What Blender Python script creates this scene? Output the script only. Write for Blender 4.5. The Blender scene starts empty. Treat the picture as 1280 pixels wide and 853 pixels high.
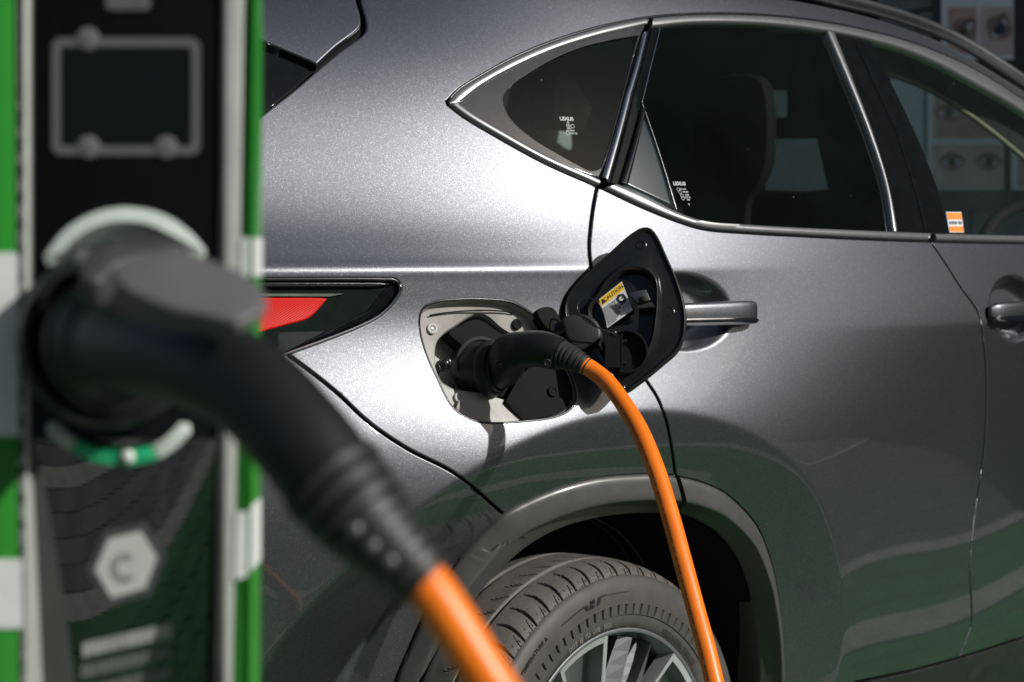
import bpy, math, random
import numpy as np
from mathutils import Vector, Matrix
from mathutils.geometry import delaunay_2d_cdt
random.seed(7); rng = np.random.default_rng(7)
SC = bpy.context.scene
COL = SC.collection
R = math.radians

# ------------------------------------------------------------------ camera
F_PX = 2489.0                       # 70 mm on a 1280 px wide frame
CAM = np.array([0.0, -2.073, 1.246])
YAW, PITCH = R(47.5), R(2.45)
AX = np.array([math.sin(YAW)*math.cos(PITCH), math.cos(YAW)*math.cos(PITCH), -math.sin(PITCH)])
RT = np.array([math.cos(YAW), -math.sin(YAW), 0.0])
UP = np.cross(RT, AX)
cd = bpy.data.cameras.new('camera'); cam = bpy.data.objects.new('camera', cd); COL.objects.link(cam)
cd.sensor_width = 36.0; cd.lens = 36.0*F_PX/1280.0
cd.clip_start = 0.02; cd.clip_end = 2000
cam.location = CAM
cam.rotation_euler = Matrix((RT, UP, -AX)).transposed().to_euler()
cd.dof.use_dof = True; cd.dof.focus_distance = 3.02; cd.dof.aperture_fstop = 5.2; cd.dof.aperture_blades = 0
SC.camera = cam
# ------------------------------------------------------------------ light
SUN_DIR = np.array([0.15, -0.83, 0.50]); SUN_DIR = SUN_DIR/np.linalg.norm(SUN_DIR)
w = bpy.data.worlds.new('World'); SC.world = w; w.use_nodes = True
nt = w.node_tree; bg = nt.nodes['Background']
sk = nt.nodes.new('ShaderNodeTexSky'); sk.sky_type = 'NISHITA'; sk.sun_disc = False
sk.sun_elevation = math.asin(SUN_DIR[2]); sk.sun_rotation = math.atan2(SUN_DIR[0], SUN_DIR[1])
sk.dust_density = 2.0; sk.air_density = 1.0
nt.links.new(sk.outputs[0], bg.inputs[0]); bg.inputs[1].default_value = 0.062
sl = bpy.data.lights.new('sun', 'SUN'); sl.energy = 4.3; sl.angle = R(0.53); sl.color = (1.0, 0.972, 0.935)
so = bpy.data.objects.new('sun', sl); COL.objects.link(so); so.location = (0, -6, 8)
so.rotation_euler = Vector(SUN_DIR).to_track_quat('Z', 'Y').to_euler()
SC.view_settings.view_transform = 'Standard'; SC.view_settings.look = 'None'
SC.view_settings.exposure = 0.0; SC.view_settings.gamma = 1.0
SC.cycles.max_bounces = 10; SC.cycles.transparent_max_bounces = 16

# ------------------------------------------------------------------ view rays (used only to measure where things stand)
def ray(x, y):
    x = np.asarray(x, float); y = np.asarray(y, float)
    d = AX[None] + ((x-640)/F_PX)[..., None]*RT[None] + ((426.5-y)/F_PX)[..., None]*UP[None]
    return d                         # unit depth along the axis
def at(x, y, depth):
    return CAM + ray([x], [y])[0]*depth

# ------------------------------------------------------------------ materials
MATS = {}
def nodes(name):
    m = bpy.data.materials.new(name); m.use_nodes = True
    t = m.node_tree; b = t.nodes['Principled BSDF']
    MATS[name] = m
    return m, t, b
def N(t, typ, **kw):
    n = t.nodes.new(typ)
    for k, v in kw.items(): setattr(n, k, v)
    return n
def coords(t, kind='Object'):
    return N(t, 'ShaderNodeTexCoord').outputs[kind]
def noise(t, scale, detail=3, rough=.55, vec=None):
    n = N(t, 'ShaderNodeTexNoise'); n.inputs['Scale'].default_value = scale
    n.inputs['Detail'].default_value = detail; n.inputs['Roughness'].default_value = rough
    t.links.new(vec if vec is not None else coords(t), n.inputs['Vector'])
    return n
def ramp(t, fac, stops):
    r = N(t, 'ShaderNodeValToRGB'); e = r.color_ramp.elements
    while len(e) < len(stops): e.new(0.5)
    for i, (p, c) in enumerate(stops):
        e[i].position = p; e[i].color = (*c, 1) if len(c) == 3 else c
    t.links.new(fac, r.inputs[0]); return r
def bump(t, b, height, strength=.2, dist=.001):
    n = N(t, 'ShaderNodeBump'); n.inputs['Strength'].default_value = strength; n.inputs['Distance'].default_value = dist
    t.links.new(height, n.inputs['Height']); t.links.new(n.outputs[0], b.inputs['Normal']); return n
def simple(name, col, rough=.5, metal=0., coat=0., coat_rough=.03, spec=.5, var=.15, vscale=40, bmp=0., bscale=400, rvar=.0):
    m, t, b = nodes(name)
    if coat >= 1: spec = .0
    b.inputs['Roughness'].default_value = rough; b.inputs['Metallic'].default_value = metal
    b.inputs['Coat Weight'].default_value = coat; b.inputs['Coat Roughness'].default_value = coat_rough
    b.inputs['Specular IOR Level'].default_value = spec
    n = noise(t, vscale, 4, .6)
    lo = tuple(max(0, c*(1-var)) for c in col); hi = tuple(min(1, c*(1+var)) for c in col)
    r = ramp(t, n.outputs[0], [(.3, lo), (.7, hi)])
    t.links.new(r.outputs[0], b.inputs['Base Color'])
    if rvar:
        mr = N(t, 'ShaderNodeMapRange'); mr.inputs['To Min'].default_value = max(0, rough-rvar); mr.inputs['To Max'].default_value = rough+rvar
        n2 = noise(t, vscale*1.7, 5, .65); t.links.new(n2.outputs[0], mr.inputs['Value']); t.links.new(mr.outputs[0], b.inputs['Roughness'])
    if bmp:
        n3 = noise(t, bscale, 3, .5); bump(t, b, n3.outputs[0], bmp, .0006)
    return m

def car_paint():
    m, t, b = nodes('metallic_grey_paint')
    b.inputs['Metallic'].default_value = .985
    b.inputs['Roughness'].default_value = .445
    b.inputs['Coat Weight'].default_value = 1.0; b.inputs['Coat Roughness'].default_value = .025; b.inputs['Coat IOR'].default_value = 1.5
    co = coords(t)
    v = N(t, 'ShaderNodeTexVoronoi'); v.inputs['Scale'].default_value = 1500
    t.links.new(co, v.inputs['Vector'])
    v2 = N(t, 'ShaderNodeTexVoronoi'); v2.inputs['Scale'].default_value = 2600; t.links.new(co, v2.inputs['Vector'])
    # flake normals: geometric normal plus a little per-flake tilt
    def tilt(vo, amt):
        s = N(t, 'ShaderNodeVectorMath', operation='SUBTRACT'); t.links.new(vo.outputs['Color'], s.inputs[0]); s.inputs[1].default_value = (.5, .5, .5)
        k = N(t, 'ShaderNodeVectorMath', operation='SCALE'); t.links.new(s.outputs[0], k.inputs[0]); k.inputs['Scale'].default_value = amt
        return k.outputs[0]
    g = N(t, 'ShaderNodeNewGeometry')
    a1 = N(t, 'ShaderNodeVectorMath', operation='ADD'); t.links.new(g.outputs['Normal'], a1.inputs[0]); t.links.new(tilt(v, .055), a1.inputs[1])
    a2 = N(t, 'ShaderNodeVectorMath', operation='ADD'); t.links.new(a1.outputs[0], a2.inputs[0]); t.links.new(tilt(v2, .07), a2.inputs[1])
    nn = N(t, 'ShaderNodeVectorMath', operation='NORMALIZE'); t.links.new(a2.outputs[0], nn.inputs[0])
    t.links.new(nn.outputs[0], b.inputs['Normal'])
    # a few bright flakes
    sep = N(t, 'ShaderNodeSeparateColor'); t.links.new(v.outputs['Color'], sep.inputs[0])
    r = ramp(t, sep.outputs[0], [(.0, (.122, .129, .143)), (.90, (.147, .155, .171)), (.97, (.26, .265, .28)), (1., (.40, .405, .42))])
    t.links.new(r.outputs[0], b.inputs['Base Color'])
    # coat keeps the smooth normal, with a breath of orange peel
    n = noise(t, 260, 2, .5); bp = N(t, 'ShaderNodeBump'); bp.inputs['Strength'].default_value = .012; bp.inputs['Distance'].default_value = .001
    t.links.new(n.outputs[0], bp.inputs['Height']); t.links.new(bp.outputs[0], b.inputs['Coat Normal'])
    return m
def glass(name, tint, rough=.0, refl=1.0, film=.012):
    m = bpy.data.materials.new(name); m.use_nodes = True; MATS[name] = m
    t = m.node_tree; t.nodes.clear()
    out = N(t, 'ShaderNodeOutputMaterial'); mix = N(t, 'ShaderNodeMixShader')
    tr = N(t, 'ShaderNodeBsdfTransparent'); tr.inputs[0].default_value = (*tint, 1)
    gl = N(t, 'ShaderNodeBsdfGlossy'); gl.inputs['Roughness'].default_value = rough
    fr = N(t, 'ShaderNodeFresnel'); fr.inputs['IOR'].default_value = 1.5
    mu = N(t, 'ShaderNodeMath', operation='MULTIPLY'); mu.inputs[1].default_value = refl
    t.links.new(fr.outputs[0], mu.inputs[0]); t.links.new(mu.outputs[0], mix.inputs[0])
    # dust specks sitting on the pane
    v = N(t, 'ShaderNodeTexVoronoi'); v.inputs['Scale'].default_value = 45; t.links.new(coords(t), v.inputs['Vector'])
    sepc = N(t, 'ShaderNodeSeparateColor'); t.links.new(v.outputs['Color'], sepc.inputs[0])
    rad = N(t, 'ShaderNodeMath', operation='MULTIPLY'); t.links.new(sepc.outputs[0], rad.inputs[0]); rad.inputs[1].default_value = .055
    lt = N(t, 'ShaderNodeMath', operation='LESS_THAN'); t.links.new(v.outputs['Distance'], lt.inputs[0]); t.links.new(rad.outputs[0], lt.inputs[1])
    sel = N(t, 'ShaderNodeMath', operation='GREATER_THAN'); t.links.new(sepc.outputs[1], sel.inputs[0]); sel.inputs[1].default_value = .72
    dm = N(t, 'ShaderNodeMath', operation='MULTIPLY'); t.links.new(lt.outputs[0], dm.inputs[0]); t.links.new(sel.outputs[0], dm.inputs[1])
    d2 = N(t, 'ShaderNodeMath', operation='MULTIPLY'); t.links.new(dm.outputs[0], d2.inputs[0]); d2.inputs[1].default_value = .45
    df = N(t, 'ShaderNodeBsdfDiffuse'); df.inputs[0].default_value = (.34, .46, .40, 1)
    m2 = N(t, 'ShaderNodeMixShader'); t.links.new(d2.outputs[0], m2.inputs[0])
    # plus a thin uneven film: road dust, with weak reflections put into its haze
    fl_ = noise(t, 5, 5, .65); fm = N(t, 'ShaderNodeMapRange'); fm.inputs['From Min'].default_value = .3; fm.inputs['From Max'].default_value = .75
    fm.inputs['To Min'].default_value = film*.6; fm.inputs['To Max'].default_value = film*1.5; t.links.new(fl_.outputs[0], fm.inputs['Value'])
    mxx = N(t, 'ShaderNodeMath', operation='MAXIMUM'); t.links.new(d2.outputs[0], mxx.inputs[0]); t.links.new(fm.outputs[0], mxx.inputs[1]); t.links.new(mxx.outputs[0], m2.inputs[0])
    t.links.new(tr.outputs[0], mix.inputs[1]); t.links.new(gl.outputs[0], mix.inputs[2])
    t.links.new(mix.outputs[0], m2.inputs[1]); t.links.new(df.outputs[0], m2.inputs[2]); t.links.new(m2.outputs[0], out.inputs[0])
    return m
PAINT = car_paint()
GLASS_D = glass('privacy_glass', (.42, .47, .44), refl=.7, film=.007)
GLASS_L = glass('green_tinted_glass', (.86, .92, .89))
CHROME = simple('dark_satin_chrome', (.24, .245, .25), .36, .7, var=.06, rvar=.05)
BRIGHT = simple('bright_chrome', (.72, .72, .73), .12, 1.0, var=.05, rvar=.04)
GLOSSBLK = simple('gloss_black_plastic', (.006, .007, .008), .06, 0, coat=1, coat_rough=.01, var=.2); GLOSSBLK.node_tree.nodes['Principled BSDF'].inputs['Coat IOR'].default_value = 1.36
BLACK = simple('black_grained_plastic', (.016, .017, .018), .42, spec=.45, var=.25, bmp=.25, bscale=900, rvar=.08)
SATINBLK = simple('satin_black_plastic', (.012, .013, .014), .28, var=.2, bmp=.06, bscale=700, rvar=.08)
MOULD = simple('grey_arch_moulding', (.085, .085, .080), .40, 0.35, coat=.35, coat_rough=.12, var=.1, bmp=.08, bscale=900, rvar=.05)
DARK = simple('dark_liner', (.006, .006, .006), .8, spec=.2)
TAUPE = simple('taupe_plastic', (.30, .285, .265), .5, var=.12, vscale=60, bmp=.1, bscale=600, rvar=.1)
INTER = simple('dark_interior_cloth', (.022, .023, .023), .8, spec=.2)
# ------------------------------------------------------------------ the car's side as a surface Y = f(X, Z)
WX, WZ, WR = 2.524, 0.37, 0.37      # rear wheel centre and radius
def pchip(xk, yk, x):
    xk = np.asarray(xk, float); yk = np.asarray(yk, float)
    h = np.diff(xk); d = np.diff(yk)/h
    m = np.zeros_like(yk)
    for i in range(1, len(xk)-1):
        if d[i-1]*d[i] > 0:
            w1 = 2*h[i]+h[i-1]; w2 = h[i]+2*h[i-1]
            m[i] = (w1+w2)/(w1/d[i-1]+w2/d[i])
    m[0] = d[0]; m[-1] = d[-1]
    x = np.clip(x, xk[0], xk[-1]); i = np.clip(np.searchsorted(xk, x)-1, 0, len(xk)-2)
    t = (x-xk[i])/h[i]
    return ((2*t**3-3*t**2+1)*yk[i] + (t**3-2*t**2+t)*h[i]*m[i] + (-2*t**3+3*t**2)*yk[i+1] + (t**3-t**2)*h[i]*m[i+1])
PLAN = ([1.2, 1.5, 1.7, 1.9, 2.0, 2.1, 2.2, 2.3, 2.4, 2.52, 2.65, 2.8, 3.0, 3.2, 3.4, 3.6, 4.2, 5.0, 5.7],
        [.80, .52, .37, .25, .2015, .1565, .114, .074, .038, 0, -.035, -.0695, -.1065, -.1315, -.1435, -.1445, -.1235, -.07, 0])
ZREF = 1.225
TILT = {
 2.05: [(.2,-14),(.74,-15),(.83,-13),(.90,-4),(.96,9),(1.01,17),(1.06,19),(1.13,9),(1.165,1),(1.195,-7),(1.221,-10),(1.229,50),(1.26,44),(1.31,33),(1.38,26),(1.46,27),(1.54,35),(1.62,44),(1.72,52),(1.95,64)],
 2.30: [(.2,-14),(.74,-12),(.84,-4),(.93,12),(1.01,21),(1.09,17),(1.14,9),(1.17,1),(1.197,-7),(1.221,-10),(1.229,42),(1.26,36),(1.31,26),(1.38,23),(1.46,25),(1.54,33),(1.62,42),(1.72,50),(1.95,64)],
 2.58: [(.2,-16),(.6,-14),(.8,-11),(.87,-5),(.94,8),(1.01,16),(1.09,13),(1.16,5),(1.195,-1),(1.221,-3),(1.229,24),(1.26,24),(1.33,21),(1.42,21),(1.5,23),(1.6,29),(1.70,36),(1.77,50),(1.95,66)],
 2.90: [(.2,-16),(.6,-14),(.82,-12),(.90,-7),(1.0,2),(1.1,8),(1.2,11),(1.25,13),(1.3,17),(1.36,22),(1.5,25),(1.65,28),(1.735,36),(1.79,52),(1.95,66)],
 3.40: [(.2,-16),(.6,-14),(.9,-12),(1.05,-9),(1.112,-11),(1.124,11),(1.18,13),(1.25,15),(1.3,19),(1.36,23),(1.5,25),(1.65,29),(1.72,38),(1.78,54),(1.95,66)],
 4.20: [(.2,-16),(.6,-14),(.9,-12),(1.05,-9),(1.112,-11),(1.124,11),(1.18,13),(1.25,15),(1.3,19),(1.36,23),(1.5,26),(1.58,31),(1.64,40),(1.70,56),(1.95,68)],
 5.50: [(.2,-16),(.6,-14),(.9,-12),(1.05,-9),(1.112,-11),(1.124,11),(1.18,13),(1.25,18),(1.3,24),(1.36,32),(1.44,42),(1.5,56),(1.95,70)],
}
GX0, GDX, GNX = 1.2, .01, 451
GZ0, GDZ, GNZ = .2, .0025, 701
gx = GX0+GDX*np.arange(GNX); gz = GZ0+GDZ*np.arange(GNZ)
st = sorted(TILT)
prof = np.array([np.tan(np.radians(np.interp(gz, *zip(*TILT[s])))) for s in st])
ker = np.exp(-.5*(np.arange(-6, 7)/2.0)**2); ker /= ker.sum()
ker2 = np.exp(-.5*(np.arange(-30, 31)/9.0)**2); ker2 /= ker2.sum()
def smooth(p, k):
    q = np.pad(p, len(k)//2, mode='edge'); return np.convolve(q, k, mode='valid')
sm = []
for s, p in zip(st, prof):           # soft everywhere except at the creases
    a, b_ = smooth(p, ker2), smooth(p, ker)
    wgt = np.exp(-.5*((gz-1.225)/.016)**2) if s < 2.7 else (np.exp(-.5*((gz-1.118)/.016)**2) if s > 3.2 else 0*gz)
    sm.append(a*(1-wgt)+b_*wgt)
prof = np.array(sm)
slope = np.array([pchip(st, prof[:, j], gx) for j in range(GNZ)]).T      # [x, z]
kx = np.exp(-.5*(np.arange(-36, 37)/11.0)**2); kx /= kx.sum()
def smx(a):                          # soft along the car, so that mirrored lines run without kinks
    q = np.concatenate([2*a[:1]-a[36:0:-1], a, 2*a[-1:]-a[-2:-38:-1]]); return np.convolve(q, kx, mode='valid')
slope = np.stack([smx(slope[:, j]) for j in range(GNZ)], 1)
cum = np.concatenate([np.zeros((GNX, 1)), np.cumsum((slope[:, 1:]+slope[:, :-1])*.5*GDZ, axis=1)], axis=1)
jr = int(round((ZREF-GZ0)/GDZ))
GY = cum-cum[:, jr:jr+1]+smx(pchip(*PLAN, gx))[:, None]
def grid(X, Z):
    u = np.clip((X-GX0)/GDX, 0, GNX-1.001); v = np.clip((Z-GZ0)/GDZ, 0, GNZ-1.001)
    i = u.astype(int); j = v.astype(int); a = u-i; b_ = v-j
    return (GY[i, j]*(1-a)*(1-b_)+GY[i+1, j]*a*(1-b_)+GY[i, j+1]*(1-a)*b_+GY[i+1, j+1]*a*b_)
def sstep(a, b_, x):
    t = np.clip((x-a)/(b_-a), 0, 1); return t*t*(3-2*t)
RING = .622
HANDLES = []                        # (xc, zc, half length, half height, depth) cups pressed into the doors
def f(X, Z):
    X = np.asarray(X, float); Z = np.asarray(Z, float)
    y = grid(X, Z)
    rho = np.hypot(X-WX, Z-WZ); th = np.arctan2(Z-WZ, X-WX)          # 0 = towards the front
    k = np.interp(th, [-.4, .1, .7, 1.2, 1.9, 2.4, 2.8, 3.14], [.20, .24, .40, .58, .62, .55, .45, .4])
    e = RING-rho
    soft = .5*(e+np.sqrt(e*e+.005**2))
    soft = np.minimum(soft, .16)
    y = y+k*soft
    for (xc, zc, a, b_, d) in HANDLES:
        q = ((X-xc)/a)**2+((Z-zc)/b_)**2
        y = y+d*sstep(1.25, .35, q)
    return y
def fn(X, Z, e=.0012):              # outward unit normal
    fx = (f(X+e, Z)-f(X-e, Z))/(2*e); fz = (f(X, Z+e)-f(X, Z-e))/(2*e)
    n = np.stack([fx, -np.ones_like(fx), fz], -1)
    return n/np.linalg.norm(n, axis=-1, keepdims=True)
def on_body(px, off=0.):            # points of the body that the view rays through px meet
    px = np.asarray(px, float).reshape(-1, 2)
    d = ray(px[:, 0], px[:, 1])
    lo = (-.5-CAM[1])/d[:, 1]; hi = (1.0-CAM[1])/d[:, 1]
    for _ in range(46):
        mid = (lo+hi)/2
        p = CAM+d*mid[:, None]
        ins = p[:, 1] > f(p[:, 0], p[:, 2])
        hi = np.where(ins, mid, hi); lo = np.where(ins, lo, mid)
    p = CAM+d*((lo+hi)/2)[:, None]
    if off: p = p+fn(p[:, 0], p[:, 2])*off
    return p
def crom(pts, step=None, n=None, closed=False, k=16):
    """smooth curve through points; points given as (x, y, 1) are sharp corners"""
    P = [tuple(p) for p in pts]
    D = len(P[0]) if len(P[0]) != 3 or not closed else 2
    A = np.array([p[:2] for p in P], float); corner = [len(p) == 3 and p[2] == 1 for p in P]
    m = len(A); out = []
    rngi = range(m if closed else m-1)
    for i in rngi:
        p1, p2 = A[i], A[(i+1) % m]
        p0 = A[i-1] if (closed or i > 0) else p1; p3 = A[(i+2) % m] if (closed or i+2 < m) else p2
        if corner[i]: p0 = p1-(p2-p1)*.3
        if corner[(i+1) % m]: p3 = p2+(p2-p1)*.3
        L = [max(np.linalg.norm(b_-a), 1e-6)**.5 for a, b_ in ((p0, p1), (p1, p2), (p2, p3))]
        t0, t1 = 0, L[0]; t2 = t1+L[1]; t3 = t2+L[2]
        for t in np.linspace(t1, t2, k, endpoint=False):
            A1 = (t1-t)/(t1-t0)*p0+(t-t0)/(t1-t0)*p1; A2 = (t2-t)/(t2-t1)*p1+(t-t1)/(t2-t1)*p2; A3 = (t3-t)/(t3-t2)*p2+(t-t2)/(t3-t2)*p3
            B1 = (t2-t)/(t2-t0)*A1+(t-t0)/(t2-t0)*A2; B2 = (t3-t)/(t3-t1)*A2+(t-t1)/(t3-t1)*A3
            out.append((t2-t)/(t2-t1)*B1+(t-t1)/(t2-t1)*B2)
    if not closed: out.append(A[-1])
    return np.array(out)
def line(pts, k=14): return crom(pts, k=k)
def resample(P, step, closed=True):
    Q = np.vstack([P, P[:1]]) if closed else P
    seg = np.linalg.norm(np.diff(Q, axis=0), axis=1); keep = np.concatenate([[True], seg > 1e-9]); Q = Q[keep]
    seg = np.linalg.norm(np.diff(Q, axis=0), axis=1); s = np.concatenate([[0], np.cumsum(seg)])
    n = max(3, int(round(s[-1]/step)))
    # keep sharp corners as samples
    t = np.linspace(0, s[-1], n, endpoint=not closed)
    v = np.diff(Q, axis=0)/seg[:, None]
    ang = [math.acos(np.clip(np.dot(v[i-1], v[i]), -1, 1)) for i in range(1, len(v))]
    cs = [s[i+1] for i, a in enumerate(ang) if a > .35]
    for c in cs:
        j = int(np.argmin(np.abs(t-c)))
        if j: t[j] = c
    t = np.unique(t)
    return np.stack([np.interp(t, s, Q[:, i]) for i in range(Q.shape[1])], 1)
def area(P): return .5*np.sum(P[:, 0]*np.roll(P[:, 1], -1)-np.roll(P[:, 0], -1)*P[:, 1])
def inside(pts, poly):
    x, y = pts[:, 0], pts[:, 1]; c = np.zeros(len(pts), bool)
    xj, yj = poly[-1]
    for xi, yi in poly:
        if yi != yj:
            m = ((yi > y) != (yj > y)) & (x < (xj-xi)*(y-yi)/(yj-yi)+xi)
            c ^= m
        xj, yj = xi, yi
    return c
def dist_loops(pts, loops):
    d = np.full(len(pts), 1e9)
    for L in loops:
        A = L; B = np.roll(L, -1, 0)
        for s in range(0, len(A), 60):
            a = A[s:s+60]; b_ = B[s:s+60]; ab = b_-a; l2 = np.maximum((ab**2).sum(1), 1e-14)
            for c in range(0, len(pts), 6000):
                p = pts[c:c+6000, None, :]
                t = np.clip(((p-a)*ab).sum(-1)/l2, 0, 1)
                d[c:c+6000] = np.minimum(d[c:c+6000], np.sqrt((((p-a)-t[..., None]*ab)**2).sum(-1)).min(1))
    return d
def offset_loop(P, d):              # move a loop inwards by d (holes: outwards of the hole when d is negative)
    if area(P) < 0: P = P[::-1]
    T = np.roll(P, -1, 0)-np.roll(P, 1, 0); T /= np.maximum(np.linalg.norm(T, axis=1, keepdims=True), 1e-9)
    return P+np.stack([-T[:, 1], T[:, 0]], 1)*d
# ------------------------------------------------------------------ object helpers
ROOT = {}
def empty(name, loc, label, cat, group=None):
    o = bpy.data.objects.new(name, None); COL.objects.link(o); o.location = loc; o.empty_display_size = .1
    ROOT[o] = np.array(loc, float)
    o['label'] = label; o['category'] = cat
    if group: o['group'] = group
    return o
def tag(o, label=None, cat=None, group=None, kind=None):
    for k, v in (('label', label), ('category', cat), ('group', group), ('kind', kind)):
        if v: o[k] = v
    return o
def mk(name, V, F, mat, parent=None, flat=False, label=None, normals=None, auto=None, origin=None):
    V = np.asarray(V, float)
    o0 = ROOT[parent] if parent is not None else (np.array(origin, float) if origin is not None else np.zeros(3))
    me = bpy.data.meshes.new(name)
    me.from_pydata((V-o0).tolist(), [], [list(map(int, q)) for q in F]); me.update()
    if mat is not None:
        for mm in (mat if isinstance(mat, (list, tuple)) else [mat]): me.materials.append(mm)
    if not flat: me.polygons.foreach_set('use_smooth', [True]*len(me.polygons))
    if normals is not None: me.normals_split_custom_set_from_vertices([tuple(n) for n in normals])
    elif auto is not None and not flat:
        me.set_sharp_from_angle(angle=auto)
    o = bpy.data.objects.new(name, me); COL.objects.link(o)
    if parent is not None:
        o.parent = parent; ROOT[o] = o0
        if parent.type == 'MESH' and parent.parent is None: pass
    else:
        o.location = o0; ROOT[o] = o0
    if label: o['label'] = label
    return o
class MB:                            # collects solids for one mesh
    def __init__(s): s.V = []; s.F = []; s.n = 0
    def add(s, V, F):
        V = np.asarray(V, float); s.V.append(V); s.F += [[i+s.n for i in q] for q in F]; s.n += len(V); return s
    def box(s, c, h, M=None):
        v = np.array([[x, y, z] for x in (-1, 1) for y in (-1, 1) for z in (-1, 1)], float)*np.array(h)
        if M is not None: v = v@np.array(M).T
        return s.add(v+np.array(c), [(0,1,3,2),(4,6,7,5),(0,4,5,1),(2,3,7,6),(0,2,6,4),(1,5,7,3)])
    def out(s, name, mat, parent=None, **kw): return mk(name, np.vstack(s.V), s.F, mat, parent, **kw)
def sweep(path, ra, rb=None, n=20, cap=True, up=None, close=False):
    P = np.asarray(path, float); m = len(P); ra = np.broadcast_to(ra, m); rb = ra if rb is None else np.broadcast_to(rb, m)
    T = np.gradient(P, axis=0); T /= np.linalg.norm(T, axis=1, keepdims=True)
    u = np.array(up if up is not None else (0, 0, 1.)); V = []; prev = None
    for i in range(m):
        if prev is None:
            a = u-T[i]*np.dot(u, T[i])
            if np.linalg.norm(a) < 1e-3: a = np.array([1., 0, 0])-T[i]*T[i][0]
        else: a = prev-T[i]*np.dot(prev, T[i])
        a /= np.linalg.norm(a); prev = a; b_ = np.cross(T[i], a)
        for k in range(n):
            t = 2*math.pi*k/n; V.append(P[i]+a*math.cos(t)*ra[i]+b_*math.sin(t)*rb[i])
    F = [(i*n+k, i*n+(k+1) % n, (i+1)*n+(k+1) % n, (i+1)*n+k) for i in range(m-1) for k in range(n)]
    if cap: F += [list(range(n))[::-1], [(m-1)*n+k for k in range(n)]]
    return np.array(V), F
def path3(pts, k=10):
    A = np.array(pts, float); out = []
    for i in range(len(A)-1):
        p0 = A[max(i-1, 0)]; p1 = A[i]; p2 = A[i+1]; p3 = A[min(i+2, len(A)-1)]
        for t in np.linspace(0, 1, k, endpoint=False):
            out.append(.5*((2*p1)+(-p0+p2)*t+(2*p0-5*p1+4*p2-p3)*t*t+(-p0+3*p1-3*p2+p3)*t**3))
    out.append(A[-1]); return np.array(out)
def frame_from(n, hint=(0, 0, 1)):
    n = np.array(n, float); n /= np.linalg.norm(n); h = np.array(hint, float)
    u = np.cross(h, n); u /= np.linalg.norm(u); return u, np.cross(n, u), n
def lathe(prof, c, axis, n=48, hint=(0, 0, 1), close=False):
    """prof: list of (radius, height along axis)"""
    u, v, a = frame_from(axis, hint if abs(np.dot(hint, axis)) < .95*np.linalg.norm(axis) else (1, 0, 0)); V = []
    for r, h in prof:
        for k in range(n):
            t = 2*math.pi*k/n; V.append(np.array(c)+u*r*math.cos(t)+v*r*math.sin(t)+a*h)
    m = len(prof)
    F = [(i*n+k, i*n+(k+1) % n, (i+1)*n+(k+1) % n, (i+1)*n+k) for i in range(m-1) for k in range(n)]
    if close: F += [list(range(n))[::-1], [(m-1)*n+k for k in range(n)]]
    return np.array(V), F
def tri2d(outer, holes, g, extra=None, jit=0.):
    """triangulate a region of the (X, Z) plane; returns points and faces"""
    loops = [outer]+list(holes)
    lo = outer.min(0); hi = outer.max(0)
    if g:
        xs = np.arange(lo[0]+g*.5, hi[0], g); zs = np.arange(lo[1]+g*.5, hi[1], g)
        A, B = np.meshgrid(xs, zs, indexing='ij'); A = A+(np.arange(len(zs)) % 2)[None]*g*.5
        G = np.stack([A.ravel(), B.ravel()], 1)
        def clip(G, dmin):
            G = G[inside(G, outer)]
            for h in holes: G = G[~inside(G, h)]
            return G[dist_loops(G, loops) > dmin] if len(G) else G
        G = clip(G, .0035 if extra is not None else g*.45)
        if extra is not None and len(extra): G = np.vstack([G, clip(extra, 1.5e-4)])
    else: G = np.zeros((0, 2))
    pts = np.vstack(loops+[G]); E = []; s = 0
    for L in loops:
        E += [(s+i, s+(i+1) % len(L)) for i in range(len(L))]; s += len(L)
    r = delaunay_2d_cdt([Vector(p) for p in pts], E, [], 0, 1e-6)
    V = np.array([(v.x, v.y) for v in r[0]]); T = np.array([t for t in r[2] if len(t) == 3])
    c = V[T].mean(1); ok = inside(c, outer)
    for h in holes: ok &= ~inside(c, h)
    T = T[ok]
    a = V[T]; ar = (a[:, 1, 0]-a[:, 0, 0])*(a[:, 2, 1]-a[:, 0, 1])-(a[:, 1, 1]-a[:, 0, 1])*(a[:, 2, 0]-a[:, 0, 0])
    T[ar < 0] = T[ar < 0][:, ::-1]
    return V, T
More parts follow.
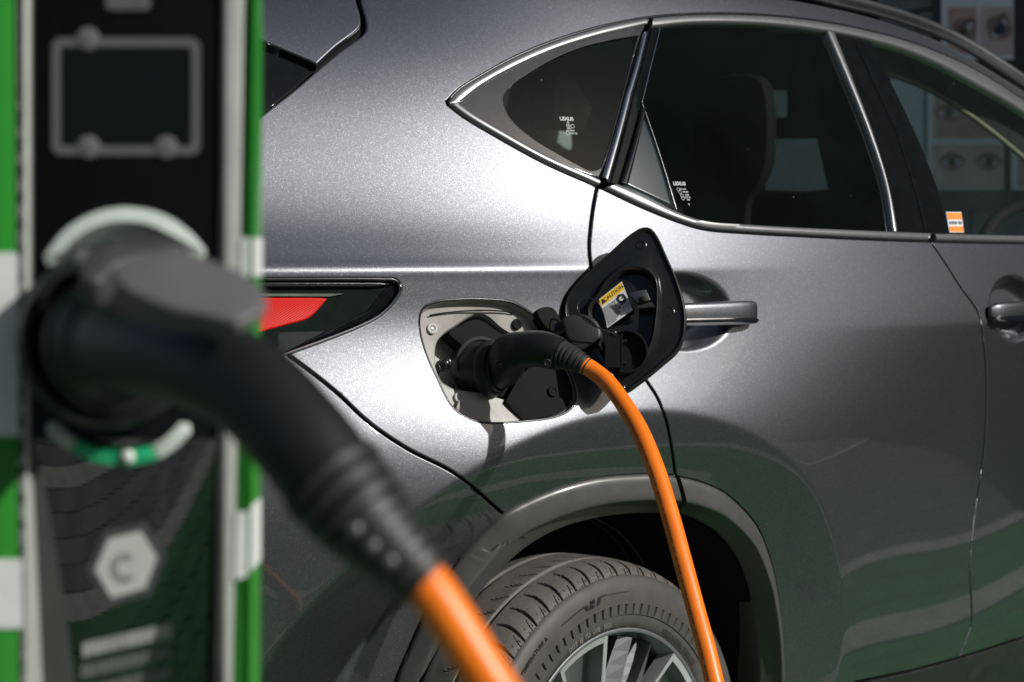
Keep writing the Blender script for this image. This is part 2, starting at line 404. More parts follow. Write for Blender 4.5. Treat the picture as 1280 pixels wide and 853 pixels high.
def panel(name, outer_px, mat, parent, holes_px=(), off=0., gap=.002, rnd=.0025, depth=.018, g=.012, step=.005,
          xz=False, extra=None, label=None, crown=0., surf=None, hole_gap=None):
    """sheet that follows the body side inside an outline, with a rounded, turned-in edge"""
    def toxz(P):
        P = np.asarray(P, float)
        if not xz:
            Q = on_body(P); P = Q[:, [0, 2]]
        P = resample(P, step); return P[::-1] if area(P) < 0 else P
    O = toxz(outer_px); O = offset_loop(O, gap) if gap else O
    hg = gap if hole_gap is None else hole_gap
    H = [offset_loop(toxz(h), -hg) if hg else toxz(h) for h in holes_px]
    rings = []                      # extra vertices just inside the edges carry the rounding
    for L, s in [(O, 1)]+[(h, -1) for h in H]:
        for q in (.25, .6, 1.05): rings.append(offset_loop(L, s*rnd*q))
    ex = np.vstack(rings+([extra] if extra is not None and len(extra) else []))
    V2, T = tri2d(O, H, g, ex if rnd else extra)
    S = surf or f
    e = .0012
    X, Z = V2[:, 0], V2[:, 1]
    d = dist_loops(V2, [O]+H)
    drop = np.where(d < rnd, rnd-np.sqrt(np.maximum(rnd**2-(rnd-d)**2, 0)), 0) if rnd else 0*d
    def dl(P): return dist_loops(P, [O]+H)
    fx = (S(X+e, Z)-S(X-e, Z))/(2*e); fz = (S(X, Z+e)-S(X, Z-e))/(2*e)
    n = np.stack([fx, -np.ones_like(fx), fz], -1); n /= np.linalg.norm(n, axis=1, keepdims=True)
    base = np.stack([X, S(X, Z), Z], 1)
    V = base+n*(off-drop)[:, None]
    nn = n.copy()
    if rnd:
        m = d < rnd; idx = np.where(m)[0]
        if len(idx):
            P = V2[idx]; hh = 2e-4
            gxd = (dl(P+[hh, 0])-dl(P-[hh, 0])); gzd = (dl(P+[0, hh])-dl(P-[0, hh]))
            gd = np.stack([gxd, 0*gxd, gzd], 1); gl = np.linalg.norm(gd, axis=1, keepdims=True)
            gd = np.where(gl > 1e-9, gd/np.maximum(gl, 1e-9), 0)
            s = ((rnd-d[idx])/rnd)[:, None]
            onb = d[idx] < 1e-6
            s = np.where(onb[:, None], .92, s)
            q = n[idx]*np.sqrt(1-np.minimum(s, .98)**2)-gd*s
            nn[idx] = q/np.linalg.norm(q, axis=1, keepdims=True)
    Vs = [V]; Ns = [nn]; F = [list(t) for t in T]; k = len(V)
    if depth:
        for L, s in [(O, 1)]+[(h, -1) for h in H]:
            X, Z = L[:, 0], L[:, 1]; fx = (S(X+e, Z)-S(X-e, Z))/(2*e); fz = (S(X, Z+e)-S(X, Z-e))/(2*e)
            nl = np.stack([fx, -np.ones_like(fx), fz], -1); nl /= np.linalg.norm(nl, axis=1, keepdims=True)
            top = np.stack([X, S(X, Z), Z], 1)+nl*(off-(rnd if rnd else 0)); bot = top-nl*depth
            Tn = np.roll(L, -1, 0)-np.roll(L, 1, 0); on = np.stack([Tn[:, 1], 0*Tn[:, 0], -Tn[:, 0]], 1)*(1 if area(L) > 0 else -1)*s
            on /= np.maximum(np.linalg.norm(on, axis=1, keepdims=True), 1e-9)
            m = len(L); Vs += [top, bot]; Ns += [on, on]
            for i in range(m):
                j = (i+1) % m
                F.append([k+i, k+m+i, k+m+j, k+j] if s*area(L) > 0 else [k+j, k+m+j, k+m+i, k+i])
            k += 2*m
    V = np.vstack(Vs); NN = np.vstack(Ns)
    return mk(name, V, F, mat, parent, normals=NN, label=label)
# ------------------------------------------------------------------ handle cups must be known before the body is built
def _xz(px, py):
    p = on_body([(px, py)])[0]; return p[0], p[2]
_h1 = _xz(853, 390); _h2 = _xz(1272, 386)
HANDLES += [(_h1[0], _h1[1], .096, .060, .034), (_h2[0], _h2[1], .096, .060, .034)]
# ------------------------------------------------------------------ ground
def paver_mat(name, col, col2, joint, sx=5.0):
    m, t, b = nodes(name)
    mp = N(t, 'ShaderNodeMapping'); mp.inputs['Rotation'].default_value = (0, 0, R(0)); t.links.new(coords(t), mp.inputs[0])
    nz = noise(t, 3.0, 2, .5, mp.outputs[0])
    mx = N(t, 'ShaderNodeVectorMath', operation='SCALE'); t.links.new(nz.outputs['Color'], mx.inputs[0]); mx.inputs['Scale'].default_value = .03
    ad = N(t, 'ShaderNodeVectorMath', operation='ADD'); t.links.new(mp.outputs[0], ad.inputs[0]); t.links.new(mx.outputs[0], ad.inputs[1])
    br = N(t, 'ShaderNodeTexBrick'); t.links.new(ad.outputs[0], br.inputs['Vector'])
    br.inputs['Scale'].default_value = sx; br.inputs['Mortar Size'].default_value = .022; br.inputs['Mortar Smooth'].default_value = .2
    br.inputs['Brick Width'].default_value = 1.0; br.inputs['Row Height'].default_value = .5
    br.inputs['Color1'].default_value = (*col, 1); br.inputs['Color2'].default_value = (*col2, 1); br.inputs['Mortar'].default_value = (*joint, 1)
    n2 = noise(t, 9, 6, .7)
    mm = N(t, 'ShaderNodeMix', data_type='RGBA', blend_type='MULTIPLY'); mm.inputs[0].default_value = .55
    r = ramp(t, n2.outputs[0], [(.3, (.6, .6, .6)), (.7, (1.15, 1.15, 1.15))])
    t.links.new(br.outputs[0], mm.inputs[6]); t.links.new(r.outputs[0], mm.inputs[7]); t.links.new(mm.outputs[2], b.inputs['Base Color'])
    b.inputs['Roughness'].default_value = .85
    iv = N(t, 'ShaderNodeMath', operation='SUBTRACT'); iv.inputs[0].default_value = 1; t.links.new(br.outputs['Fac'], iv.inputs[1])
    bump(t, b, iv.outputs[0], .6, .006)
    return m
PAV_GREY = paver_mat('grey_pavers', (.125, .128, .135), (.095, .098, .105), (.02, .02, .02))
PAV_GREEN = paver_mat('green_painted_pavers', (.012, .20, .034), (.009, .155, .027), (.012, .03, .014))
LINE = simple('worn_pale_line_paint', (.42, .42, .38), .8, var=.3, vscale=14)
def sheet(name, poly, z, mat):
    return tag(mk(name, [(x, y, z) for x, y in poly], [list(range(len(poly)))], mat, flat=True), kind='structure')
sheet('ground', [(-300, -300), (300, -300), (300, 300), (-300, 300)], 0, PAV_GREY)
sheet('parking_bay', [(-.65, -.80), (6.7, -.80), (6.7, 2.3), (-.65, 2.3)], .004, PAV_GREEN)
for q in ([(-.65, -.85), (6.7, -.85), (6.7, -.80), (-.65, -.80)], [(-.75, -.85), (-.65, -.85), (-.65, 2.3), (-.75, 2.3)],
          [(-.65, -.56), (6.7, -.56), (6.7, -.47), (-.65, -.47)], [(-.65, -2.15), (6.7, -2.15), (6.7, -2.06), (-.65, -2.06)]):
    sheet('road_marking', q, .008, LINE)
# pavers one by one where the post mirrors them
pav = sheet('pavement', [tuple(np.array([-.72, -1.80])+np.array([math.cos(R(-63)), math.sin(R(-63))])*a_+np.array([-math.sin(R(-63)), math.cos(R(-63))])*b_) for a_, b_ in ((-1.5, -.9), (1.4, -.9), (1.4, .9), (-1.5, .9))], .0095, simple('sand_joint', (.075, .075, .07), .95))
PM = {'g': [simple('green_paver', (.055, .20, .07), .85, var=.25, vscale=30, bmp=.3, bscale=200), simple('dark_green_paver', (.042, .155, .055), .85, var=.25, vscale=30, bmp=.3, bscale=200)],
      'k': [simple('grey_paver', (.20, .203, .212), .85, var=.2, vscale=30, bmp=.3, bscale=200), simple('dark_grey_paver', (.155, .158, .168), .85, var=.2, vscale=30, bmp=.3, bscale=200)], 'l': [LINE, LINE]}
def paver_mesh(mat):
    L, Wd = .2, .1; xs = np.array([-.1, -.07, -.05, -.02, .0, .03, .05, .08, .1]); e = lambda x: .0038*np.sign(np.sin((x+.0251)*2*math.pi/.1))
    g_ = .0016
    lo_ = [(x+(g_ if i == 0 else -g_ if i == 8 else 0), -Wd/2+e(x)+g_) for i, x in enumerate(xs)]; hi_ = [(x+(g_ if i == 0 else -g_ if i == 8 else 0), Wd/2+e(x)-g_) for i, x in enumerate(xs)]
    P = lo_+hi_[::-1]; n_ = len(P); V = [(x, y, -.03) for x, y in P]+[(x, y, .0) for x, y in P]+[(x*.985, y*.97, .002) for x, y in P]
    F = [(i, (i+1) % n_, n_+(i+1) % n_, n_+i) for i in range(n_)]+[(n_+i, n_+(i+1) % n_, 2*n_+(i+1) % n_, 2*n_+i) for i in range(n_)]+[[2*n_+i for i in range(n_)]]
    me = bpy.data.meshes.new('paver'); me.from_pydata(V, [], F); me.materials.append(mat); return me
PMESH = {k: [paver_mesh(m_) for m_ in v] for k, v in PM.items()}
PA = R(-63); pu = np.array([math.cos(PA), math.sin(PA)]); pv = np.array([-pu[1], pu[0]]); pc0 = np.array([-.72, -1.80])
for r_ in range(-9, 9):
    for c_ in range(-7, 7):
        du, dv = .2*c_+(.1 if r_ % 2 else 0), .1*r_+.05
        x, y = pc0+pu*du+pv*dv
        k = 'l' if r_ in (0, -5) else ('g' if r_ > 0 else 'k')
        o = bpy.data.objects.new('paver', PMESH[k][rng.integers(0, 2)]); COL.objects.link(o); o.parent = pav; o.location = (x, y, .011+.002*rng.random()); o.rotation_euler = (rng.normal()*.006, rng.normal()*.006, PA)
# ------------------------------------------------------------------ the shop front ahead of the car
WALLX = 7.2
BLOCK = [simple('grey_block', c, .8, var=.2, vscale=9, bmp=.3, bscale=60) for c in ((.20, .205, .195), (.175, .18, .17), (.22, .222, .21))]
MORTAR = simple('dark_mortar', (.06, .06, .058), .9)
shop = empty('shop_building', (WALLX, 0, 0), 'shaded grey block shop front behind the car roof', 'building')
mb = MB(); mb.box((WALLX+1.5, -1, 4.5), (1.478, 7.5, 4.5)); mb.out('wall', MORTAR, shop, flat=True)
bw, bh = .50, .25
bm_ = MB(); bm_.box((0, 0, 0), (.02, bw/2-.006, bh/2-.006))
bo = [None]*3; cnt = 0
for r_ in range(16):
    for c_ in range(-17, 10):
        z = bh*(r_+.5); y = bw*(c_+(.5 if r_ % 2 else 0))
        if z > 4.1 or (y > 4.6 or y < -8.2): continue
        if not (-2.6 < y < 4.6 or z < 0): continue
        k = rng.integers(0, 3)
        if bo[k] is None:
            me = bpy.data.meshes.new('block'); v = np.vstack(bm_.V); me.from_pydata(v.tolist(), [], bm_.F); me.materials.append(BLOCK[k]); bo[k] = me
        o = bpy.data.objects.new('block', bo[k]); COL.objects.link(o); o.parent = shop; o.location = (.002*rng.random(), y, z); cnt += 1
mb = MB()
for c_ in range(-17, 10):
    for r_ in range(36):
        if c_ >= -5 and r_ < 16: continue
        mb.box((WALLX+.004, bw*(c_+(.5 if r_ % 2 else 0)), bh*(r_+.5)), (.02, bw/2-.006, bh/2-.006))
o = mb.out('block_courses', BLOCK[1], shop, flat=True); o['kind'] = 'stuff'
# the building across the yard, seen only as a reflection
opp = empty('apartment_building', (2, -19, 0), 'plain rendered block across the yard reflected in the car side', 'building')
RENDERW = simple('grey_render', (.10, .11, .12), .85, var=.12, vscale=2)
mb = MB(); mb.box((4, -22, 2.6), (15, 3, 2.6)); mb.out('wall', RENDERW, opp, flat=True)
for i in range(8):
    for j in range(2):
        mb = MB(); mb.box((-9+i*3.6, -18.98, 1.5+j*2.4), (.7, .03, .65)); mb.out('window', GLOSSBLK, opp, flat=True)

office = empty('office_building', (-16, -14, 0), 'dark brick block behind the camera mirrored in the black post', 'building')
mb = MB(); D_ = np.array([-.74, -.67, 0]); D_ /= np.linalg.norm(D_); S_ = np.array([-D_[1], D_[0], 0]); M_ = np.stack([D_, S_, [0, 0, 1.]], 1)
mb.box(np.array([-17, -17, 6.])+0*D_, (3, 17, 6), M_); mb.out('wall', simple('dark_brown_brick', (.034, .036, .038), .9, var=.2, vscale=3), office, flat=True)
for i in range(7):
    for j in range(4):
        mb = MB(); mb.box(np.array([-17, -17, 0.])-D_*3.0+S_*(-13+i*4.2)+np.array([0, 0, 1.6+j*2.8]), (.03, .6, .8), M_); mb.out('window', GLOSSBLK, office, flat=True)
# ------------------------------------------------------------------ the car
car = empty('car', (WX, .95, 0), 'metallic dark grey car with its charge flap open and cable plugged in', 'car')
DLO_TOP = [(559, 129, 1), (573, 114), (600, 97), (640, 75), (690, 54), (745, 37), (811, 24), (860, 20), (920, 19.5), (980, 23), (1040, 31), (1080, 39), (1127, 51), (1174, 68), (1220, 90), (1280, 128), (1312, 150, 1)]
DLO_BOT = [(559, 130, 1), (580, 146), (620, 170), (680, 203), (747, 233), (800, 258), (850, 278), (880, 286.5), (930, 291), (1000, 295), (1080, 299), (1163, 302), (1230, 303.5), (1320, 305, 1)]
GROOVE = [(640, -52), (760, -36), (850, -22), (940, -9), (1000, 1), (1040, 9), (1080, 18.5), (1127, 33), (1174, 51), (1220, 76), (1280, 113), (1312, 133)]
GAPR = [(747, 233, 1), (741.5, 262), (738, 292), (737, 312), (742, 345), (757, 385), (780, 428), (808, 475), (822, 497), (833, 525), (840, 560), (845, 596, 1)]
GAPF = [(1163, 302, 1), (1179, 325), (1200, 358), (1223, 392), (1230, 430), (1233, 480), (1231, 550), (1225, 600), (1217, 655), (1212.5, 712), (1214, 750), (1214, 780), (1203, 812), (1199, 822, 1)]
FL_OUT = [(487, 900), (495, 853), (509, 818), (530, 771), (547, 740), (567, 711), (588, 685), (611, 662), (630, 644), (660, 627), (705, 609), (750, 598), (799, 594), (829, 594), (846, 596.5), (874, 603), (904, 616), (930, 639), (946, 659), (957, 684), (967, 718), (973, 752), (977, 783), (979, 820), (979, 860), (977, 900)]
FL_IN = [(541, 905), (551, 853), (566, 800), (596, 755), (616, 729), (637, 708), (667, 683), (705, 663), (742, 652), (780, 646), (825, 644.5), (850, 647), (877, 657), (900, 672), (922, 698), (937, 732), (947, 770), (952, 815), (953, 853), (953, 905)]
BGAP = [(356, 441, 1), (390, 466), (421, 491), (462, 529), (509, 561), (570, 593), (629, 643, 1)]
TL = [(250, 350, 1), (330, 349.5), (478, 349.5), (494, 350.5), (500, 357), (499, 366), (489, 381), (472, 396), (446, 409), (404, 425.5), (356, 443), (300, 466), (250, 488, 1)]
LGAP = [(447, -70), (449, 0), (455, 22), (456, 36), (450, 44), (425, 62), (396, 86), (362, 115), (330, 140), (270, 190), (235, 220)]
c_ = lambda p: [tuple(q) for q in p]
def seg(curve, x0, x1):              # part of a left-to-right curve
    P = line(curve); return [tuple(p) for p in P if x0 <= p[0] <= x1]
dlo_top, dlo_bot, groove = line(DLO_TOP), line(DLO_BOT), line(GROOVE)
gapr, gapf, flo, fli, bgap, tl, lgap = (line(q) for q in (GAPR, GAPF, FL_OUT, FL_IN, BGAP, TL, LGAP))
PORT = crom([(524.5, 399), (529, 386), (545, 378), (576, 374.5), (607, 374.5), (637, 377.5), (656, 386), (672, 399), (690, 424), (706, 452), (718, 480), (721, 497), (714, 511), (695, 521), (652, 527), (622, 529), (597, 527), (582, 521), (571, 514), (561, 502), (549, 478), (534, 445), (526, 418)], closed=True, k=8)
def pxy(*seqs):
    return np.vstack([np.asarray(s, float).reshape(-1, 2) for s in seqs])
i848 = int(np.argmin(np.abs(flo[:, 0]-845.5)))
i629 = int(np.argmin(np.hypot(flo[:, 0]-629, flo[:, 1]-644)))
quarter_px = pxy(dlo_top, groove[::-1], [(560, -68), (447, -72)], lgap[1:], [(235, 349)], tl[:int(np.argmin(np.abs(tl[:, 0]-356)+(tl[:, 1] < 400)*999))+1], bgap[1:], flo[i629+1:i848+1], gapr[::-1][1:], dlo_bot[::-1][np.where(dlo_bot[::-1][:, 0] < 745)[0]][:-1])
def crease_points():
    ex = []
    X = np.arange(1.7, 2.95, .006)
    for dz in (-.006, -.0035, 0, .0035, .006): ex.append(np.stack([X, np.full_like(X, ZREF+dz)], 1))
    X = np.arange(2.95, 5.2, .008)
    for dz in (-.006, -.002, .002, .006): ex.append(np.stack([X, np.full_like(X, 1.118+dz)], 1))
    th = np.arange(-.6, 3.6, .01)
    for dr in (-.009, -.005, -.0015, .0015, .005, .009): ex.append(np.stack([WX+(RING+dr)*np.cos(th), WZ+(RING+dr)*np.sin(th)], 1))
    for (xc, zc, a, b_, d) in HANDLES:
        for q in np.arange(.1, 1.4, .05):
            t = np.arange(0, 2*math.pi, .05); ex.append(np.stack([xc+a*q*np.cos(t), zc+b_*q*np.sin(t)], 1))
    return np.vstack(ex)
EX = crease_points()
panel('quarter_panel', quarter_px, PAINT, car, holes_px=[PORT], g=.011, extra=EX, hole_gap=0.)
bumper_px = pxy(bgap, flo[:i629][::-1], [(250, 900)], [(250, 490)], tl[::-1][:-1][np.where((tl[::-1][:-1][:, 1] > 443.5))[0]][1:])
panel('rear_bumper', bumper_px, PAINT, car, g=.013, extra=EX)
rdoor_px = pxy(dlo_bot[(dlo_bot[:, 0] > 749) & (dlo_bot[:, 0] < 1161)], gapf, [(1140, 838), (1072, 852), (1000, 873), (977, 880)], flo[::-1][np.where((flo[::-1][:, 1] < 875) & (np.arange(len(flo)-1, -1, -1) > i848))[0]], gapr[::-1])
panel('rear_door', rdoor_px, PAINT, car, step=.0035, rnd=.0016, g=.012, extra=EX)
fdoor_px = pxy(dlo_bot[dlo_bot[:, 0] > 1165], [(1320, 760)], [(1280, 796)], gapf[::-1])
panel('front_door', fdoor_px, PAINT, car, step=.0035, rnd=.0016, g=.014, extra=EX)
fS = lambda X, Z: f(X, Z)
panel('side_skirt', [(976, 890), (1072, 857), (1140, 842), (1199, 826), (1290, 797), (1330, 780), (1330, 940), (976, 960)], BLACK, car, off=-.006, g=.02)
panel('spoiler', crom([(230, -72, 1), (440, -72, 1), (446, 0), (452, 22), (452, 36), (446, 43), (422, 61), (397, 84, 1), (380, 76), (330, 55), (230, 15, 1)], closed=True), PAINT, car, g=.012, off=.004, rnd=.003)
panel('rear_glass', [(230, 21), (330, 59), (395, 88), (380, 101), (331, 141), (240, 215)], GLOSSBLK, car, off=-.006, g=.015, rnd=.001)
# inner sheet metal behind the gaps
def seam(name, px, wd=.012):
    P = on_body(px); n = fn(P[:, 0], P[:, 2]); T = np.gradient(P, axis=0); T /= np.linalg.norm(T, axis=1, keepdims=True); s = np.cross(T, n)
    a = P-n*.014+s*wd; b_ = P-n*.014-s*wd; V = np.vstack([a, b_]); m = len(P)
    return mk(name, V, [(i, i+1, m+i+1, m+i) for i in range(m-1)], DARK, car)
for q in (gapr, gapf, bgap, lgap, dlo_top, groove): seam('door_seal' if q is gapr or q is gapf else 'body_seal', q)
# arch mouldings in two pieces
def moulding(o_px, i_px, name):
    A = on_body(resample(o_px, 3, False)); m = len(A)
    B = on_body(i_px); B = resample(B, np.linalg.norm(np.diff(B, axis=0), axis=1).sum()/(m-1), False)
    k = np.linspace(0, 1, m); s = np.linspace(0, 1, len(B)); B = np.stack([np.interp(k, s, B[:, j]) for j in range(3)], 1)
    rows = []
    prof_ = [(0, -.012), (0, .000), (.012, .0035), (.04, .0065), (.10, .0105), (.22, .0175), (.32, .0232), (.36, .0243), (.39, .0241), (.43, .0220), (.60, .0120), (.80, .0010), (.93, -.0050), (.975, -.0085), (1.0, -.015)]
    for s_, of in prof_:
        P = A*(1-s_)+B*s_; P[:, 1] = f(P[:, 0], P[:, 2]); rows.append(P+fn(P[:, 0], P[:, 2])*of)
    last = rows[-1].copy()
    cxy = np.stack([last[:, 0]-WX, 0*last[:, 0], last[:, 2]-WZ], 1); cxy /= np.linalg.norm(cxy, axis=1, keepdims=True)
    rows.append(last+np.array([0, .012, 0])+cxy*.002); rows.append(last+np.array([0, .05, 0])+cxy*.008)
    V = np.vstack(rows)
    F = [(r_*m+i, (r_+1)*m+i, (r_+1)*m+i+1, r_*m+i+1) for r_ in range(len(rows)-1) for i in range(m-1)]
    for e in (0, m-1): F.append([r_*m+e for r_ in range(len(rows))])
    return mk(name, V, F, MOULD, car, auto=R(50))
i848i = int(np.argmin(np.abs(fli[:, 0]-849)))
moulding(flo[:i848-1], fli[:i848i-1], 'arch_moulding')
moulding(flo[i848+2:], fli[i848i+2:], 'arch_moulding')
# wheel well liner
B = on_body(resample(fli, 6, False)); m = len(B); V = []
for dy, gr in ((.012, .004), (.09, .012), (.40, .02), (.42, -.30)):
    c = np.stack([B[:, 0]-WX, 0*B[:, 0], B[:, 2]-WZ], 1); c /= np.linalg.norm(c, axis=1, keepdims=True)
    Q = B+c*gr; Q[:, 1] = B[:, 1]+dy; V.append(Q)
mk('wheel_well_liner', np.vstack(V), [(r_*m+i, r_*m+i+1, (r_+1)*m+i+1, (r_+1)*m+i) for r_ in range(3) for i in range(m-1)], DARK, car)
# cabin floor, far side and roof: what keeps the cabin dark
mb = MB(); mb.box((3.75, 1.05, .72), (1.95, .70, .40)); mb.box((3.75, 1.72, .9), (1.95, .03, .4)); mb.out('cabin_floor', INTER, car, flat=True)
T = on_body(resample(groove[groove[:, 0] < 1150], 12, False)); m = len(T); V = []
for s_ in np.linspace(0, 1, 7):
    Q = T.copy(); Q[:, 1] = T[:, 1]*(1-s_)+(1.62-.02*T[:, 1])*s_; Q[:, 2] = T[:, 2]-.006+.05*math.sin(math.pi*s_); V.append(Q)
mk('roof', np.vstack(V), [(r_*m+i, r_*m+i+1, (r_+1)*m+i+1, (r_+1)*m+i) for r_ in range(6) for i in range(m-1)], PAINT, car)
RAIL = simple('satin_silver_rail', (.42, .42, .43), .3, 1.0, var=.08)
rl = line([(985, -14), (1030, 0), (1080, 12), (1127, 26), (1174, 44), (1220, 68), (1280, 107), (1312, 128)])
P = on_body(rl); P = P+fn(P[:, 0], P[:, 2])*.008
V, F = sweep(P, .014, .010, n=14, up=(0, -.4, 1)); mk('roof_rail', V, F, RAIL, car)

# ------------------------------------------------------------------ side glass and its trim
def strip(name, A_px, B_px, mat, h=.006, n=0, parent=car, base=.0):
    """trim between two edges: a lofted section with rounded shoulders"""
    A = on_body(A_px); B = on_body(B_px)
    def rs(P, k):
        s_ = np.concatenate([[0], np.cumsum(np.linalg.norm(np.diff(P, axis=0), axis=1))]); t_ = np.linspace(0, s_[-1], k)
        return np.stack([np.interp(t_, s_, P[:, i]) for i in range(3)], 1)
    k = n or max(8, int(np.linalg.norm(np.diff(A, axis=0), axis=1).sum()/.004))
    A, B = rs(A, k), rs(B, k); rows = []
    W_ = np.linalg.norm(A-B, axis=1); W_ = np.maximum(W_, .002)
    for q, z_ in ((0, -.010), (0, .0), (.0006, h*.45), (.0018, h*.82), (.0034, h), (-.0034, h), (-.0018, h*.82), (-.0006, h*.45), (-0., .0), (-0., -.010)):
        s_ = np.clip(q/W_, -.45, .45); s_ = np.where(s_ < 0, 1+s_, s_) if q < 0 or str(q) == '-0.0' else s_
        if str(q) == '-0.0': s_ = np.ones_like(W_)
        P = A*(1-s_[:, None])+B*s_[:, None]; P[:, 1] = f(P[:, 0], P[:, 2]); rows.append(P+fn(P[:, 0], P[:, 2])*(z_+base))
    V = np.vstack(rows); r_n = len(rows)
    F = [(r_*k+i, r_*k+i+1, (r_+1)*k+i+1, (r_+1)*k+i) for r_ in range(r_n-1) for i in range(k-1)]
    for e in (0, k-1): F.append([r_*k+e for r_ in range(r_n)])
    return mk(name, V, F, mat, parent, auto=R(55))
tip_top = dlo_top[dlo_top[:, 0] < 807]; tip_bot = dlo_bot[dlo_bot[:, 0] < 748]
qdlo = pxy(tip_top, [(809, 25), (800, 52), (782, 120), (763, 195), (752, 230)], tip_bot[::-1][:-1])
QG = crom([(628.5, 124), (632, 116), (640, 107.5), (680, 81), (722, 62), (760, 52), (797, 45.5, 1), (779, 115), (756, 197), (749, 211), (738, 214), (720, 206), (700, 195), (664, 173), (640, 152), (631, 137)], closed=True, k=8)
def px_offset(P, d): return offset_loop(np.asarray(P, float), d)
bandin = crom([(574, 131), (585, 121), (603, 107.5), (642, 86), (692, 64), (745, 47), (797, 34.5), (805, 33, 1), (797, 54), (778, 122), (757, 200), (748, 222, 1), (738, 220), (680, 194.5), (622, 162), (590, 143)], closed=True, k=8)
bt = line([(574, 130), (585, 121), (603, 107.5), (642, 86), (692, 64), (745, 47), (797, 34.5), (806, 32.5)])
bb = line([(574, 131.5), (590, 143), (622, 162), (680, 194.5), (738, 220), (748, 225)])
strip('window_trim', np.vstack([tip_top[2:], [(810, 25.5)]]), bt, CHROME); strip('window_trim', np.vstack([tip_bot[2:], [(748, 232.5)]]), bb, CHROME)
strip('window_trim_tip', [(559.5, 129), (562, 125), (566, 120.5)], [(563, 133), (568, 133), (575, 131)], CHROME, n=8)
PLATE = simple('grey_gloss_pillar_plate', (.10, .10, .10), .10, .6, coat=1, coat_rough=.02, var=.08)
panel('pillar_plate', bandin, PLATE, car, holes_px=[QG], off=.0025, g=.012, gap=.0003, rnd=.001, depth=.008)
qg = panel('quarter_window', QG, GLASS_D, car, off=-.001, g=.02, gap=.0, rnd=0, depth=0)
strip('window_bar', [(801.5, 44), (779.5, 120), (766, 172), (750.5, 223.5)], [(809.5, 42), (789.5, 120), (776, 172), (761, 229)], BRIGHT, h=.009, n=60)
panel('window_post', [(814, 36), (822, 37), (800, 128), (799, 134), (771, 233.5), (762, 229.5), (791, 120)], GLOSSBLK, car, off=.004, g=.005, step=.003, gap=.0003, rnd=.0015)
CORNER = simple('sky_tinted_corner_black', (.016, .026, .032), .16, spec=.6, var=.1)  # black panel; the mirrored sky's blue is put into its colour
panel('corner_panel', crom([(800, 134, 1), (822, 194), (842.5, 264, 1), (806, 247.5), (772.5, 232, 1), (785, 190)], closed=True, k=8), CORNER, car, off=.006, g=.0035, step=.0025, gap=.0003, rnd=.008, depth=.012)
BEAD = simple('gloss_black_glint_bead', (.012, .013, .015), .13, spec=.8, var=.1)
strip('glint_bead', [(799, 138), (788, 182), (772.5, 231)], [(804, 140), (795, 182), (782, 234)], BEAD, h=.007, n=50, base=.006)  # bead added to catch the sun glint on the panel's rounded edge
dtop = dlo_top[(dlo_top[:, 0] > 813)]
inner_top = line([(813, 35.5), (860, 30.5), (920, 30), (980, 33.5), (1040, 42), (1080, 50), (1127, 62.5), (1174, 82), (1220, 107), (1267, 134), (1312, 165)])
strip('window_trim', dtop+np.array([0, .8]), inner_top, CHROME)
lowin = line([(771, 231.5), (806, 245.5), (845, 266), (880, 277.5), (930, 281.5), (1000, 285.5), (1080, 289), (1162, 292.5)])
low = dlo_bot[(dlo_bot[:, 0] > 752) & (dlo_bot[:, 0] < 1162)]
strip('window_sill_trim', low-np.array([0, .8]), lowin, CHROME)
low2 = dlo_bot[dlo_bot[:, 0] > 1166]
strip('window_sill_trim', low2-np.array([0, .8]), line([(1166, 292.6), (1250, 294.5), (1318, 296)]), CHROME)
RDG = pxy(inner_top[(inner_top[:, 0] > 823) & (inner_top[:, 0] < 1031)], [(1031, 43), (1054, 94), (1084, 169), (1104, 232), (1113, 288)], lowin[::-1][np.where((lowin[::-1][:, 0] > 846) & (lowin[::-1][:, 0] < 1112))[0]], [(844, 264), (822, 194), (801, 131), (812, 85)])
panel('door_window', RDG, GLASS_D, car, off=-.003, g=.03, gap=0, rnd=0, depth=0)
strip('window_bar', line([(1031.5, 42), (1054, 94), (1084, 169), (1104, 232), (1113.5, 290)]), line([(1041, 43.5), (1065, 105), (1089, 169), (1110, 240), (1119.5, 291)]), CHROME, h=.007)
panel('pillar_cover', [(1041.5, 44), (1065, 48.5), (1089, 101), (1117, 161), (1135.5, 217.5), (1147, 255), (1155, 291.5), (1120, 290.5), (1110.5, 240), (1089.5, 169), (1065.5, 105)], GLOSSBLK, car, off=.002, g=.012, step=.003, gap=.0004, rnd=.0012)
panel('pillar_cover', [(1066, 48.5), (1088, 54), (1117, 112), (1147.5, 176), (1170, 232.5), (1185, 292.5), (1156, 291.5), (1148, 255), (1136.5, 217.5), (1118, 161), (1090, 101)], GLOSSBLK, car, off=.002, g=.012, step=.003, gap=.0004, rnd=.0012)
FDG = pxy([(1090, 56), (1118, 112), (1148, 176), (1171, 232.5), (1186, 292.5), (1318, 297)], inner_top[::-1][np.where(inner_top[::-1][:, 0] > 1092)[0]])
panel('door_window', FDG, GLASS_L, car, off=-.003, g=.03, gap=0, rnd=0, depth=0)
for q in ([(823.5, 38), (812, 85), (801, 130)], [(801, 130), (823, 194), (844.5, 265)]):
    P = on_body(line(q, 8), .004); V, F = sweep(P, .0012, n=6); mk('window_edge_strip', V, F, BRIGHT, car)
# rubber run along the roof edge
for q in (dlo_top,):
    P = on_body(resample(q, 8, False)-np.array([0, 2.0]), -.001); V, F = sweep(P, .0032, n=6); mk('drip_seal', V, F, SATINBLK, car)

